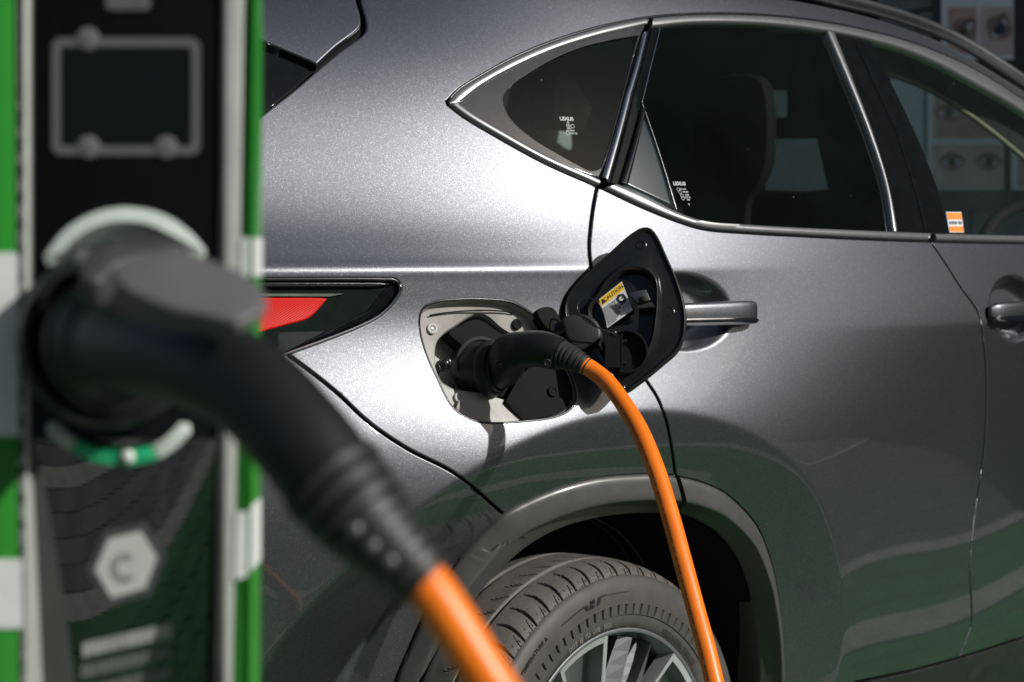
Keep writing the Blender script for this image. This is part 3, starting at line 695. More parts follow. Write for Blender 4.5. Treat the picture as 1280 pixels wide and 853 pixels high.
for q_, w_ in ((.30, .0035), (.34, .0022)):
    Q = B[len(B)//2:].copy(); c = np.stack([Q[:, 0]-WX, 0*Q[:, 0], Q[:, 2]-WZ], 1); c /= np.linalg.norm(c, axis=1, keepdims=True)
    Q = Q-c*.012; Q[:, 1] = Q[:, 1]+q_*.75; V, F = sweep(Q, w_, n=6); mk('liner_rib', V, F, SATINBLK, car)

fdo = [o for o in car.children if o.name.startswith('front_door')][0]
P = on_body(resample(gapf[2:-2], 4, False)+np.array([1.6, 0]), -.0012); V, F = sweep(P, .0016, n=8); mk('door_edge', V, F, PAINT, fdo)
# the rest of the body, beyond the frame: tailgate, far side, bonnet and front wing
zz = np.linspace(.38, 1.70, 14); V = []
for s_ in np.linspace(0, 1, 9):
    for z_ in zz:
        x_ = 1.86+.10*max(0, .7-z_)+.55*max(0, z_-1.18)-.10*math.sin(math.pi*s_); y0_ = float(f(np.array([x_+.04]), np.array([z_]))[0])+.006
        V.append((x_+.04*(1-math.sin(math.pi*s_)), y0_+(1.62-y0_)*s_, z_))
tg = mk('tailgate', V, [(i*14+j, i*14+j+1, (i+1)*14+j+1, (i+1)*14+j) for i in range(8) for j in range(13)], PAINT, car)
panel('front_wing', [(4.36, .50), (5.5, .50), (5.62, .72), (5.6, 1.0), (5.1, 1.16), (4.62, 1.225), (4.36, 1.235)], PAINT, car, xz=True, g=.05, step=.03)
V = []; xs_ = np.linspace(4.45, 5.62, 8)
for x_ in xs_:
    zt_ = float(np.interp(x_, [4.36, 4.62, 5.1, 5.6, 5.62], [1.23, 1.22, 1.155, .995, .98])); y0_ = float(f(np.array([x_]), np.array([zt_]))[0])
    for s_ in np.linspace(0, 1, 9): V.append((x_, y0_+(1.66-y0_)*s_, zt_+.05*math.sin(math.pi*s_)-.004))
mk('bonnet', V, [(i*9+j, i*9+j+1, (i+1)*9+j+1, (i+1)*9+j) for i in range(7) for j in range(8)], PAINT, car)
mb = MB(); mb.box((5.6, .86, .74), (.05, .78, .24)); mb.out('front_bumper', PAINT, car)
mb = MB(); mb.box((3.75, 1.77, .84), (1.85, .02, .40)); mb.out('far_side', PAINT, car)
# ------------------------------------------------------------------ tools for flat details
def plane_px(px, P0, n):            # where the view rays meet a plane
    px = np.asarray(px, float).reshape(-1, 2); d = ray(px[:, 0], px[:, 1])
    t = np.dot(np.array(P0)-CAM, n)/(d@np.array(n)); return CAM+d*t[:, None]
def prism(P3, n, h0, h1, bev=0., mb=None):
    """solid from a 3D outline: from height h0 to h1 along n, top edge bevelled"""
    P3 = np.asarray(P3, float); n = np.asarray(n, float); n = n/np.linalg.norm(n)
    u, v, _ = frame_from(n, (0, 0, 1) if abs(n[2]) < .9 else (1, 0, 0))
    c = P3.mean(0); q = np.stack([(P3-c)@u, (P3-c)@v], 1)
    if area(q) < 0: q = q[::-1]
    def up(q_, h): return c+q_[:, :1]*u+q_[:, 1:]*v+n*(h+((P3-c)@n).mean())
    rows = [up(q, h0)]
    if bev: rows += [up(q, h1-bev), up(offset_loop(q, bev*.3), h1-bev*.3), up(offset_loop(q, bev), h1)]
    else: rows += [up(q, h1)]
    m = len(q); V = np.vstack(rows); k = len(rows)
    F = [(r_*m+i, r_*m+(i+1) % m, (r_+1)*m+(i+1) % m, (r_+1)*m+i) for r_ in range(k-1) for i in range(m)]
    r = delaunay_2d_cdt([Vector(p) for p in (offset_loop(q, bev) if bev else q)], [(i, (i+1) % m) for i in range(m)], [], 1, 1e-7)
    if len(r[0]) == m:
        F += [tuple((k-1)*m+i for i in t) for t in r[2]]; F += [tuple(i for i in t[::-1]) for t in r[2]]
    else: F += [tuple((k-1)*m+i for i in range(m)), tuple(range(m))[::-1]]
    return V, F
def add_prism(name, P3, n, h0, h1, mat, parent, bev=0., **kw):
    V, F = prism(P3, n, h0, h1, bev); return mk(name, V, F, mat, parent, auto=R(40), **kw)
def circle3(c, n, r, k=32, sx=1., hint=(0, 0, 1)):
    u, v, _ = frame_from(n, hint if abs(np.dot(hint, n)) < .95 else (1, 0, 0)); t = np.arange(k)*2*math.pi/k
    return np.array(c)+np.outer(np.cos(t)*r*sx, u)+np.outer(np.sin(t)*r, v)
def text_mesh(s, size, bold=0.):
    cu = bpy.data.curves.new('lettering', 'FONT'); cu.body = s; cu.size = size; cu.align_x = 'CENTER'; cu.align_y = 'CENTER'; cu.offset = bold
    cu.resolution_u = 3
    o = bpy.data.objects.new('lettering', cu); COL.objects.link(o); bpy.context.view_layer.update()
    me = bpy.data.meshes.new_from_object(o); V = np.array([v.co[:] for v in me.vertices]).reshape(-1, 3); F = [list(p.vertices) for p in me.polygons]
    bpy.data.objects.remove(o); bpy.data.curves.remove(cu); bpy.data.meshes.remove(me); return V, F
def letters(name, s, size, fn3, mat, parent, bold=0.):
    V, F = text_mesh(s, size, bold)
    return mk(name, fn3(V[:, 0], V[:, 1]), F, mat, parent, flat=True)
def flat_text(name, s, size, c, u, v, mat, parent, bold=0., off=None):
    c, u, v = map(np.array, (c, u, v)); return letters(name, s, size, lambda a, b_: c+np.outer(a, u)+np.outer(b_, v), mat, parent, bold)
ETCH = simple('white_etching', (.45, .47, .46), .8)
# ------------------------------------------------------------------ tail lamp
m, t, b = nodes('red_lamp_lens')
wv = N(t, 'ShaderNodeTexWave'); wv.inputs['Scale'].default_value = 230; wv.bands_direction = 'DIAGONAL'; t.links.new(coords(t), wv.inputs[0])
r_ = ramp(t, wv.outputs[0], [(.2, (.42, .004, .003)), (.8, (.74, .018, .008))]); t.links.new(r_.outputs[0], b.inputs['Base Color'])
b.inputs['Roughness'].default_value = .35; b.inputs['Coat Weight'].default_value = .4; b.inputs['Specular IOR Level'].default_value = .1
bump(t, b, wv.outputs[0], .3, .001); RED = m
SMOKE = simple('smoked_lamp_housing', (.010, .014, .012), .12, 0, coat=1, coat_rough=.02)
tlpoly = np.vstack([tl, [(235, 470), (235, 350)]])
lamp = panel('tail_lamp', tlpoly, SMOKE, car, off=-.012, g=.012, gap=.001, rnd=.004, depth=.02)
panel('red_lens', crom([(250, 371, 1), (330, 372), (404, 372.5), (413, 374, 1), (404, 384), (389, 398), (362, 406), (328, 415), (250, 440, 1)], closed=True, k=6), RED, lamp, off=-.0105, g=.008, gap=0, rnd=.003, depth=.004)
panel('lamp_rib', [(250, 352.5), (478, 353), (492, 356), (470, 359), (250, 359.5)], SATINBLK, lamp, off=-.004, g=.008, gap=0, rnd=.0025, depth=.01)
panel('lamp_fin', [(250, 366), (335, 367.5), (434, 367.5), (414, 371.5), (335, 371), (250, 371)], simple('lamp_clear_edge', (.12, .14, .12), .2, 0, coat=1), lamp, off=-.008, g=.008, gap=0, rnd=.001, depth=.004)
panel('lamp_bevel', [(463, 388), (480, 366), (496, 353), (499, 358), (497, 366), (487, 381), (471, 395), (440, 409), (380, 431), (362, 437), (420, 408)], GLOSSBLK, lamp, off=-.007, g=.008, gap=0, rnd=.003, depth=.005)
P = on_body(resample(tl[(tl[:, 0] > 240) & (tl[:, 1] > 355)], 4, False), .0008); V, F = sweep(P, .0022, n=8); mk('lamp_edge_strip', V, F, BRIGHT, lamp)
P = on_body(resample(tl[(tl[:, 0] > 240) & (tl[:, 1] < 356)], 4, False), -.002); V, F = sweep(P, .003, n=8); mk('lamp_seal', V, F, SATINBLK, lamp)
# ------------------------------------------------------------------ door handles
def handle(xc_px, yc_px, mat_top, parent, LL):
    c = on_body([(xc_px, yc_px)])[0]; HX = .0
    L, H = LL, .0212
    xs = np.linspace(-L/2, L/2, 25)+HX
    V = []; n = 20
    for i, x in enumerate(xs):
        q = (i/24-.5)*2
        e = max(0., 1-abs(q)**8)**.5; hh = H*(.52+.48*e)*(.9+.12*q); dd = .011*(.35+.65*e)
        out = .020-.010*abs(q)**3
        X = c[0]+x; zc = c[2]-.001; y = f(X, zc)
        base = grid(np.array([X]), np.array([zc]))[0]
        for k in range(n):
            a = 2*math.pi*k/n; ca, sa = math.cos(a), math.sin(a)
            V.append((X, base-out-dd*np.sign(ca)*abs(ca)**.6, zc+hh*np.sign(sa)*abs(sa)**.6))
    F = [(i*n+k, i*n+(k+1) % n, (i+1)*n+(k+1) % n, (i+1)*n+k) for i in range(24) for k in range(n)]+[list(range(n)), [24*n+k for k in range(n)][::-1]]
    h = mk('door_handle', V, F, mat_top, parent, auto=R(60))
    # bright lower blade of the handle
    V = []
    for i, x in enumerate(xs):
        X = c[0]+x*.955; base = grid(np.array([X]), np.array([c[2]]))[0]; q = (i/24-.5)*2; out = .0315-.010*abs(q)**3
        zt = c[2]-.0150; hh = .0052*(max(0, 1-abs(q)**8)**.5)+.0005
        for (dy, dz) in ((0, hh), (-.0012, 0), (0, -hh), (.010, -hh), (.010, hh)): V.append((X, base-out+dy, zt+dz))
    F = [(i*5+k, i*5+(k+1) % 5, (i+1)*5+(k+1) % 5, (i+1)*5+k) for i in range(24) for k in range(5)]
    mk('handle_blade', V, F, BRIGHT, h, auto=R(30))
    # bases that join the handle to the door
    for s_ in (-1, 1):
        X = c[0]+HX+s_*L*.40; base = grid(np.array([X]), np.array([c[2]]))[0]
        V, F = sweep([(X, base+.012, c[2]), (X, base-.004, c[2]), (X, base-.016, c[2])], [.013, .012, .010], [.011, .010, .008], n=14, up=(0, 0, 1)); mk('handle_mount', V, F, GLOSSBLK, h)
    return h
rd = [o for o in car.children if o.name.startswith('rear_door')][0]; fd = [o for o in car.children if o.name.startswith('front_door')][0]
handle(862, 390, PAINT, rd, .19); handle(1248, 387, PAINT, fd, .22)
# ------------------------------------------------------------------ charge port pocket
pc = on_body([(622, 452)])[0]; PN = fn(np.array([pc[0]]), np.array([pc[2]]))[0]
def pocket_rows(px_loops):
    V = [];
    for px, of in px_loops: V.append(on_body(resample(px, 0, False) if False else px)+0); V[-1] = V[-1]+fn(V[-1][:, 0], V[-1][:, 2])*of
    return V
NP_ = 96
def loop_n(px, n=NP_):
    P = np.asarray(px, float); Q = np.vstack([P, P[:1]]); s = np.concatenate([[0], np.cumsum(np.linalg.norm(np.diff(Q, axis=0), axis=1))])
    t = np.linspace(0, s[-1], n, endpoint=False); return np.stack([np.interp(t, s, Q[:, i]) for i in (0, 1)], 1)
PL = loop_n(PORT); 
def scaled(px, d): return loop_n(offset_loop(np.asarray(px), d)) if d else loop_n(px)
RECESS = crom([(549, 437), (552, 424), (560, 415), (577, 404), (596, 393), (607, 391), (618, 395), (634, 408), (650, 417), (672, 428), (694, 445), (703, 468), (696, 490), (672, 500), (640, 497), (610, 488), (585, 485), (563, 479), (552, 463)], closed=True, k=8)
rec = loop_n(RECESS)
if area(PL) < 0: PL = PL[::-1]
if area(rec) < 0: rec = rec[::-1]
PL = np.roll(PL, -int(np.argmin(PL[:, 0])), 0); rec = np.roll(rec, -int(np.argmin(rec[:, 0])), 0)
def bodyoff(px, of):
    P = on_body(px); return P+fn(P[:, 0], P[:, 2])*of
def blend(a, b_, s): return a*(1-s)+b_*s
rows = [bodyoff(offset_loop(PL, -1.0), -.006)]
base0 = bodyoff(PL, -.003); inner = bodyoff(rec, -.020)
rows += [base0, blend(base0, inner, .05)-PN*.006, blend(base0, inner, .12)-PN*.013, blend(base0, inner, .2)-PN*.012, blend(base0, inner, .5)-PN*.006, inner-PN*.0]
rows += [inner-PN*.003-(inner-inner.mean(0))*.02, inner-PN*.030-(inner-inner.mean(0))*.05, inner-PN*.048-(inner-inner.mean(0))*.08]
V = np.vstack(rows); k = len(rows); m = NP_
F = [(r2*m+i, (r2+1)*m+i, (r2+1)*m+(i+1) % m, r2*m+(i+1) % m) for r2 in range(k-1) for i in range(m)]+[[(k-1)*m+i for i in range(m)]]
port = mk('charge_port', V, F, TAUPE, car, auto=R(35))
P = np.vstack([base0, base0[:1]]); V, F = sweep(P+PN*.001, .0022, n=6); mk('port_seal', V, F, SATINBLK, port)
def port_px(x, y, of): return plane_px([(x, y)], bodyoff([(x, y)], of)[0], PN)[0]
# thin groove line across the plate
P = np.array([bodyoff([q], -.0125)[0] for q in [(541, 394), (560, 391), (590, 388.5), (620, 388), (648, 391)]]); V, F = sweep(path3(P, 5), .0011, n=6); mk('plate_groove', V, F, DARK, port)
for (x, y) in ((545, 409.5), (579, 494), (652, 404), (694, 488)):
    c = bodyoff([(x, y)], -.0145 if x < 690 else -.006)[0]
    V, F = lathe([(.0088, -.004), (.0088, .0005), (.0080, .0012), (.0052, .0012), (.005, .0), (.0035, .0), (.003, -.004), (.0001, -.004)], c, PN, 24)
    sc_ = mk('screw_boss', V, F, TAUPE if x < 600 else DARK, port, auto=R(30))
    V, F = lathe([(.0032, -.003), (.0032, -.0004), (.0022, .0), (.0001, .0)], c, PN, 12); mk('screw', V, F, DARK if x > 600 else (simple('steel_screw', (.22, .22, .21), .4, 1) if 'steel_screw' not in MATS else MATS['steel_screw']), sc_, auto=R(30))
c = bodyoff([(579, 500)], -.0145)[0]; c2 = bodyoff([(574, 514)], -.010)[0]
V, F = sweep([c, (c+c2)/2, c2], .0055, .002, n=8); mk('drain_lug', V, F, TAUPE, port)
# latch pin
a = bodyoff([(549, 459)], -.034)[0]; b2 = bodyoff([(565, 450)], -.010)[0]
PTH = path3([a, (a+b2)/2, b2], 12); rr = .0095-.0022*(np.sin(np.linspace(0, 1, len(PTH))*22) > .2); rr[-3:] = [.0085, .0075, .006]
V, F = sweep(PTH, rr, n=16); pin = mk('latch_pin', V, F, SATINBLK, port, auto=R(40))
V, F = lathe([(.0048, 0), (.0048, .0025), (.0001, .003)], b2, b2-a, 16); mk('pin_tip', V, F, MATS['steel_screw'], pin)
# inlet: round housing with its contacts, behind the plug
ic = bodyoff([(612, 452)], -.046)[0]
V, F = lathe([(.048, 0), (.048, .016), (.046, .022), (.041, .024), (.039, .022), (.038, .004), (.0001, .004)], ic, PN, 48); inlet = mk('charge_inlet', V, F, BLACK, port, auto=R(35))
ui, vi, _ = frame_from(PN)
for (a_, r2) in ((90, .012), (150, .023), (30, .023), (210, .021), (330, .021), (120, .03), (60, .03)):
    cc = ic+ui*math.cos(R(a_))*r2+vi*math.sin(R(a_))*r2+PN*.004
    V, F = lathe([(.0055, 0), (.0055, .010), (.004, .010), (.004, .001), (.0001, .001)], cc, PN, 14); mk('contact', V, F, CHROME, inlet, auto=R(30))
add_prism('shade_dark_shroud', bodyoff(crom([(570, 411), (584, 402), (597, 395), (607, 393), (617, 397), (634, 410), (652, 421), (676, 436), (696, 452), (699, 470), (688, 488), (660, 495), (628, 489), (612, 476), (596, 452), (588, 430)], closed=True, k=5), 0), PN, -.060, -.027, DARK, port, bev=.002)  # black inlet plastic, near-black to carry the recess shade too
# black shelf along the lower right half of the pocket, and the hinge cover
add_prism('hinge_cover', bodyoff(crom([(668, 392), (672, 387), (686, 386), (692, 392), (696, 408), (690, 416), (680, 414)], closed=True, k=6), 0), PN, -.012, .012, DARK, port, bev=.0012)
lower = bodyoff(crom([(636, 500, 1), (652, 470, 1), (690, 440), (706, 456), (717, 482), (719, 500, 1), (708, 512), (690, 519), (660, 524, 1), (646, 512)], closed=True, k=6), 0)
add_prism('shade_dark_shield', lower, PN, -.022, -.010, DARK, port, bev=.0015)  # black plastic darkened further to carry the plug and flap shade
# ------------------------------------------------------------------ charge flap, swung open on its arm
hinge = bodyoff([(706, 412)], .02)[0]
FN = np.array([-.80, -.55, .26]); FN /= np.linalg.norm(FN)          # inner face looks back, out and a little up
FP0 = hinge
FLAP = crom([(803, 283.8), (812, 284.2), (820, 292), (834, 321), (847, 351), (855, 378), (857.5, 399), (855, 421), (847, 438), (826, 457), (800, 478), (781, 490), (762, 490), (738, 468), (719, 432), (708, 404), (705.5, 380), (711, 366), (724, 350), (761, 316), (789, 291.5)], closed=True, k=8)
def FPX(px, h=0.): return plane_px(px, FP0, FN)+FN*h
def FQ(px, h=0.):                    # on the flap's own raised plane
    return plane_px(px, FP0+FN*h, FN)
fl = loop_n(FLAP); fl = fl[::-1] if area(fl) < 0 else fl
cen = FPX([(783, 392)])[0]
P0 = FPX(fl)
def shr(s_): return cen+(P0-cen)*s_
rows = [shr(.985)-FN*.016, shr(1.0)-FN*.013, shr(1.0)-FN*.004, shr(.993)-FN*.0005, shr(.975)+FN*.0008, shr(.955)-FN*.0006, shr(.94)-FN*.003, shr(.88)-FN*.0035]
pan_px = crom([(734, 386), (744, 372), (757, 352), (776, 336), (797, 332), (812, 337), (822, 349), (824, 366), (822, 400), (815, 434), (796, 462), (775, 470), (754, 452), (741, 420)], closed=True, k=8)
pn = loop_n(pan_px); pn = pn[::-1] if area(pn) < 0 else pn
def align(a, b_):
    k = int(np.argmin(np.linalg.norm(a-b_[0], axis=1))); return np.roll(a, -k, 0)
pn = align(pn, fl); PP = FPX(pn)
rows += [blend(rows[-1], PP, .80)-FN*.0005, PP+FN*.006, PP+FN*.008+(cen-PP)*.05, PP+FN*.0055+(cen-PP)*.10, PP-FN*.010+(cen-PP)*.16]
V = np.vstack(rows); k = len(rows); m = NP_
F = [(r2*m+i, r2*m+(i+1) % m, (r2+1)*m+(i+1) % m, (r2+1)*m+i) for r2 in range(k-1) for i in range(m)]+[[(k-1)*m+i for i in range(m)]]
FLAPM = simple('black_flap_plastic', (.012, .013, .013), .22, spec=.4, var=.15, bmp=.05, bscale=700, rvar=.06)
flap = mk('charge_flap', V, F, FLAPM, car, auto=R(40))
# painted outer skin of the flap
rows = [shr(1.004)-FN*.0125, shr(1.006)-FN*.016, shr(.98)-FN*.020]
V = np.vstack(rows); F = [(r2*m+i, (r2+1)*m+i, (r2+1)*m+(i+1) % m, r2*m+(i+1) % m) for r2 in range(2) for i in range(m)]+[[2*m+i for i in range(m)][::-1]]
mk('flap_skin', V, F, PAINT, flap, auto=R(40))
fu = FPX([(777, 352)])[0]-FPX([(749, 374)])[0]; fu /= np.linalg.norm(fu); fv = np.cross(FN, fu); fv = fv if fv[2] > 0 else -fv
for (x, y) in ((802, 307), (837, 390), (775, 486)):
    V, F = lathe([(.0085, -.004), (.0085, .0005), (.007, .0015), (.0065, 0), (.0001, 0)], FQ([(x, y)], -.003)[0], FN, 20); mk('flap_plug', V, F, SATINBLK, flap, auto=R(30))
# warning label
WHITE = simple('white_label', (.62, .63, .63), .5, var=.04); YEL = simple('yellow_label', (.75, .47, .02), .5, var=.04); INK = simple('black_ink', (.015, .015, .015), .6)
LQ = FQ([(748.5, 374.5), (777.3, 352), (791, 388), (758.5, 410.5)], .006)
HL = .006
lab = mk('warning_label', LQ, [(0, 1, 2, 3)], WHITE, flap, flat=True)
if True:
    a_, b_, c3, d_ = LQ
    def LP(s_, t_, h=.0004): return (a_*(1-s_)+b_*s_)*(1-t_)+(d_*(1-s_)+c3*s_)*t_+FN*h
    mk('label_band', [LP(.02, .02), LP(.98, .02), LP(.98, .27), LP(.02, .27)], [(0, 1, 2, 3)], YEL, lab, flat=True)
    lu = b_-a_; lu /= np.linalg.norm(lu); lv = a_-d_; lv = lv-lu*np.dot(lv, lu); lv /= np.linalg.norm(lv); Lw = np.linalg.norm(b_-a_); Lh = np.linalg.norm(d_-a_)
    flat_text('label_text', 'CAUTION', .0085*Lw/.047, LP(.58, .15, .0007), lu, lv, INK, lab, bold=.0001)
    q = LP(.14, .15, .0007); mk('label_symbol', [q+lv*.0045, q-lu*.005-lv*.0035, q+lu*.005-lv*.0035], [(0, 1, 2)], INK, lab, flat=True)
    # black hexagon mark
    hc = LP(.78, .46, .0007); hexo = [hc+lu*.0085*math.cos(R(60*i+30))+lv*.0085*math.sin(R(60*i+30)) for i in range(6)]; hexi = [hc+lu*.0042*math.cos(R(60*i+30))+lv*.0042*math.sin(R(60*i+30)) for i in range(6)]
    mk('label_symbol', hexo+hexi, [(i, (i+1) % 6, 6+(i+1) % 6, 6+i) for i in range(6)], INK, lab, flat=True)
    mk('label_symbol', [hc+lu*.0005+lv*.001, hc+lu*.007+lv*.001, hc+lu*.007-lv*.001, hc+lu*.0005-lv*.001], [(0, 1, 2, 3)], INK, lab, flat=True)
    mbk = MB()
    def bar(s0, s1, t0, th=.036):
        mbk.add([LP(s0, t0, .0007), LP(s1, t0, .0007), LP(s1, t0+th, .0007), LP(s0, t0+th, .0007)], [(0, 1, 2, 3)])
    def words(s0, s1, t0):
        x = s0
        while x < s1-.02:
            l = .05+.09*random.random(); bar(x, min(s1, x+l), t0); x += l+.03
    for i, (e, t0) in enumerate([(.55, .36), (.55, .42), (.55, .48), (.55, .54), (.92, .62), (.66, .68), (.6, .74), (.62, .80), (.5, .86), (.4, .92)]): words(.07, e, t0)
    for q in ((.60, .33, .97, .335), (.60, .60, .97, .605)): bar(q[0], q[2], q[1], .008)
    bar(.60, .605, .33, .27); bar(.965, .97, .33, .27)
    for s0 in (.70, .86):
        for (x0, x1, y0, th) in ((s0, s0+.1, .72, .01), (s0, s0+.1, .82, .01), (s0, s0+.01, .72, .1), (s0+.09, s0+.1, .72, .11)): bar(x0, x1, y0, th)
    mbk.out('label_print', INK, lab, flat=True)
# latch bracket
bq = FQ([(788, 371), (797, 367.5), (809, 366), (814, 379), (797, 382)], .006)
V, F = prism(bq, FN, .0, .020, .001); br_ = mk('latch_bracket', V, F, simple('zinc_steel', (.16, .16, .155), .35, .9, var=.15), flap, auto=R(40))
V, F = lathe([(.0045, 0), (.0045, .0008), (.0001, .0008)], FQ([(803, 374)], .0265)[0], FN, 16); mk('latch_hole', V, F, DARK, br_)
V, F = prism(FQ([(795, 382), (814, 379.5), (820, 386), (798, 388)], .006), FN, .006, .012, .001); mk('latch_lip', V, F, MATS['zinc_steel'], br_, auto=R(40))
# inlet cap parked in the flap, with its frame and tether
cn = FN*.72+np.array([-.25, -.45, -.1])*.6; cn /= np.linalg.norm(cn)
cc = FQ([(782, 440)], .012)[0]
V, F = lathe([(.035, -.010), (.0355, .008), (.034, .0115), (.032, .0115), (.0305, .008), (.030, -.004), (.0001, -.004)], cc, cn, 48); cap = mk('inlet_cap', V, F, FLAPM, flap, auto=R(35))
cu_, cv_, _ = frame_from(cn)
mb = MB()
Mx = np.stack([cu_, cv_, cn], 1)
lo_ = cc-cu_*.0 
def capbox(du, dv, hu, hv, h0, h1): mb.box(cc+cu_*du+cv_*dv+cn*(h0+h1)/2, (hu, hv, (h1-h0)/2), Mx)
sgn = 1 if np.dot(cu_, RT) > 0 else -1
capbox(-sgn*.020, 0, .013, .026, -.002, .016); mb.out('cap_block', FLAPM, cap, auto=R(30))
mb = MB()
for dv in (.017, -.017): capbox(-sgn*.004, dv, .006, .0022, -.004, .010)
capbox(-sgn*.0065, 0, .0012, .028, .010, .017); mb.out('cap_latch', SATINBLK, cap, auto=R(30))
V, F = lathe([(.006, 0), (.006, .004), (.003, .006), (.0001, .006)], FQ([(767, 417)], .03)[0], cn, 16); mk('cap_knob', V, F, SATINBLK, cap)
tp = [FQ([q], h)[0] for q, h in (((767, 417), .036), ((752, 412), .042), ((738, 405), .045), ((727, 396), .045), ((721.5, 386), .044), ((725, 376), .043), ((736, 373), .042), ((747, 378), .040), ((753, 389), .036), ((757, 404), .028), ((758, 411), .012))]
V, F = sweep(path3(tp, 8), .0012, n=8); mk('cap_tether', V, F, SATINBLK, cap)
# arm from the pocket to the flap
arm0 = bodyoff([(676, 421)], -.01)[0]; arm1 = bodyoff([(692, 413)], .012)[0]; arm2 = FQ([(716, 404)], .006)[0]
V, F = sweep(path3([arm0, arm1, arm2], 8), .010, .007, n=12); mk('flap_arm', V, F, SATINBLK, flap, auto=R(40))
kn = FQ(crom([(704, 404), (712, 398), (728, 396), (744, 402), (752, 414), (752, 426), (738, 436), (722, 441), (712, 430), (706, 415)], closed=True, k=6), .0)
GREYP = simple('dark_grey_plastic', (.024, .025, .026), .5, var=.15, bmp=.1, bscale=700)
V, F = prism(kn, FN, .0, .022, .005); mk('flap_knuckle', V, F, GREYP, flap, auto=R(60))
# shield behind the lower part of the flap
V, F = prism(FQ(crom([(738, 440), (748, 436), (760, 448), (768, 462), (770, 478), (758, 482), (744, 468)], closed=True, k=6), .0), FN, .0, .018, .008); mk('flap_boss', V, F, FLAPM, flap, auto=R(60))

P = bodyoff(line([(704, 452), (712, 468), (719, 486), (721, 502)]), -.004); V, F = sweep(P, .0012, n=6); mk('port_lip', V, F, simple('grey_lip', (.2, .2, .2), .3), port)
# ------------------------------------------------------------------ charging cable with a plug at each end
cable = empty('charging_cable', (1.6, -.75, 0), 'orange charging cable whose black plugs join the charging post to the car', 'charging cable')
m, t, b = nodes('orange_cable_jacket')
n_ = noise(t, 25, 4); r_ = ramp(t, n_.outputs[0], [(.3, (.80, .165, .006)), (.7, (.92, .21, .010))]); t.links.new(r_.outputs[0], b.inputs['Base Color'])
b.inputs['Roughness'].default_value = .38; b.inputs['Subsurface Weight'].default_value = .0
n2 = noise(t, 500, 2); bump(t, b, n2.outputs[0], .05, .001); ORANGE = m
PLUGM = simple('black_plug_shell', (.012, .013, .013), .46, spec=.33, var=.12, bmp=.22, bscale=1100, rvar=.06)
RUBBER = simple('black_rubber_boot', (.024, .025, .025), .5, var=.12, bmp=.1, bscale=500)
ds = float(np.dot(ic-CAM, AX))
# car side: (px, py, depth), radius in metres
d0 = float(np.dot(bodyoff([(606, 455)], -.006)[0]-CAM, AX))
def A(x, y, dd): return at(x, y, dd)
def AY(x, y, Y):                     # the point seen at (x, y) that lies at distance Y beside the car's plane
    d = ray([x], [y])[0]; return CAM+d*((Y-CAM[1])/d[1])
p0 = bodyoff([(607, 457)], -.024)[0]; AXP = np.array([.22, -.97, .05]); AXP /= np.linalg.norm(AXP)
V, F = lathe([(.030, -.018), (.036, -.016), (.037, .012), (.043, .014), (.045, .018), (.045, .027), (.042, .032), (.037, .034), (.036, .038), (.0001, .039)], p0, AXP, 48)
pl1 = mk('plug', V, F, PLUGM, cable, auto=R(35))
Y0 = p0[1]
hp = [p0+AXP*.014, p0+AXP*.042+np.array([0, 0, .003]), AY(638, 442.5, Y0-0.073), AY(655, 437.5, Y0-0.101), AY(674, 436.5, Y0-0.131), AY(690, 440, Y0-0.155), AY(700, 443.5, Y0-0.169)]
hp = path3(hp, 10); tt = np.linspace(0, 1, len(hp))
V, F = sweep(hp, np.interp(tt, [0, .12, .3, .5, .75, 1], [.034, .034, .032, .0285, .028, .0255]), np.interp(tt, [0, .12, .3, .5, .75, 1], [.034, .034, .030, .0265, .026, .0245]), n=32)
grip = mk('grip', V, F, PLUGM, pl1, auto=R(60))
# moulded parting line and screws on the grip
sp = [p + RT*0 for p in hp[14:58]]
sd = np.array([-0.62, -.55, .0])
V, F = sweep(np.array(sp)-AX*.0275+UP*.004, .0006, n=6); mk('parting_line', V, F, DARK, grip)
for (x, y, dd) in ((623, 458, Y0-0.073), (684, 453.5, Y0-0.168)):
    V, F = lathe([(.006, -.003), (.006, .001), (.0045, .0018), (.0035, .0002), (.0001, .0002)], AY(x, y, dd), -AX+UP*-.2, 16); mk('grip_screw', V, F, SATINBLK, grip, auto=R(30))
# ribbed boot
bp = path3([AY(698, 442.8, Y0-0.166), AY(716, 448.5, Y0-0.191), AY(736, 460, Y0-0.215)], 28); k = len(bp); tt = np.linspace(0, 1, k)
env = np.interp(tt, [0, .08, .9, 1], [.0235, .0235, .0145, .0135]); rr = env*(1-.17*(np.sin(tt*2*math.pi*8.5) > .1)*(tt > .10))
V, F = sweep(bp, rr, n=28); mk('cable_boot', V, F, RUBBER, pl1, auto=R(40))
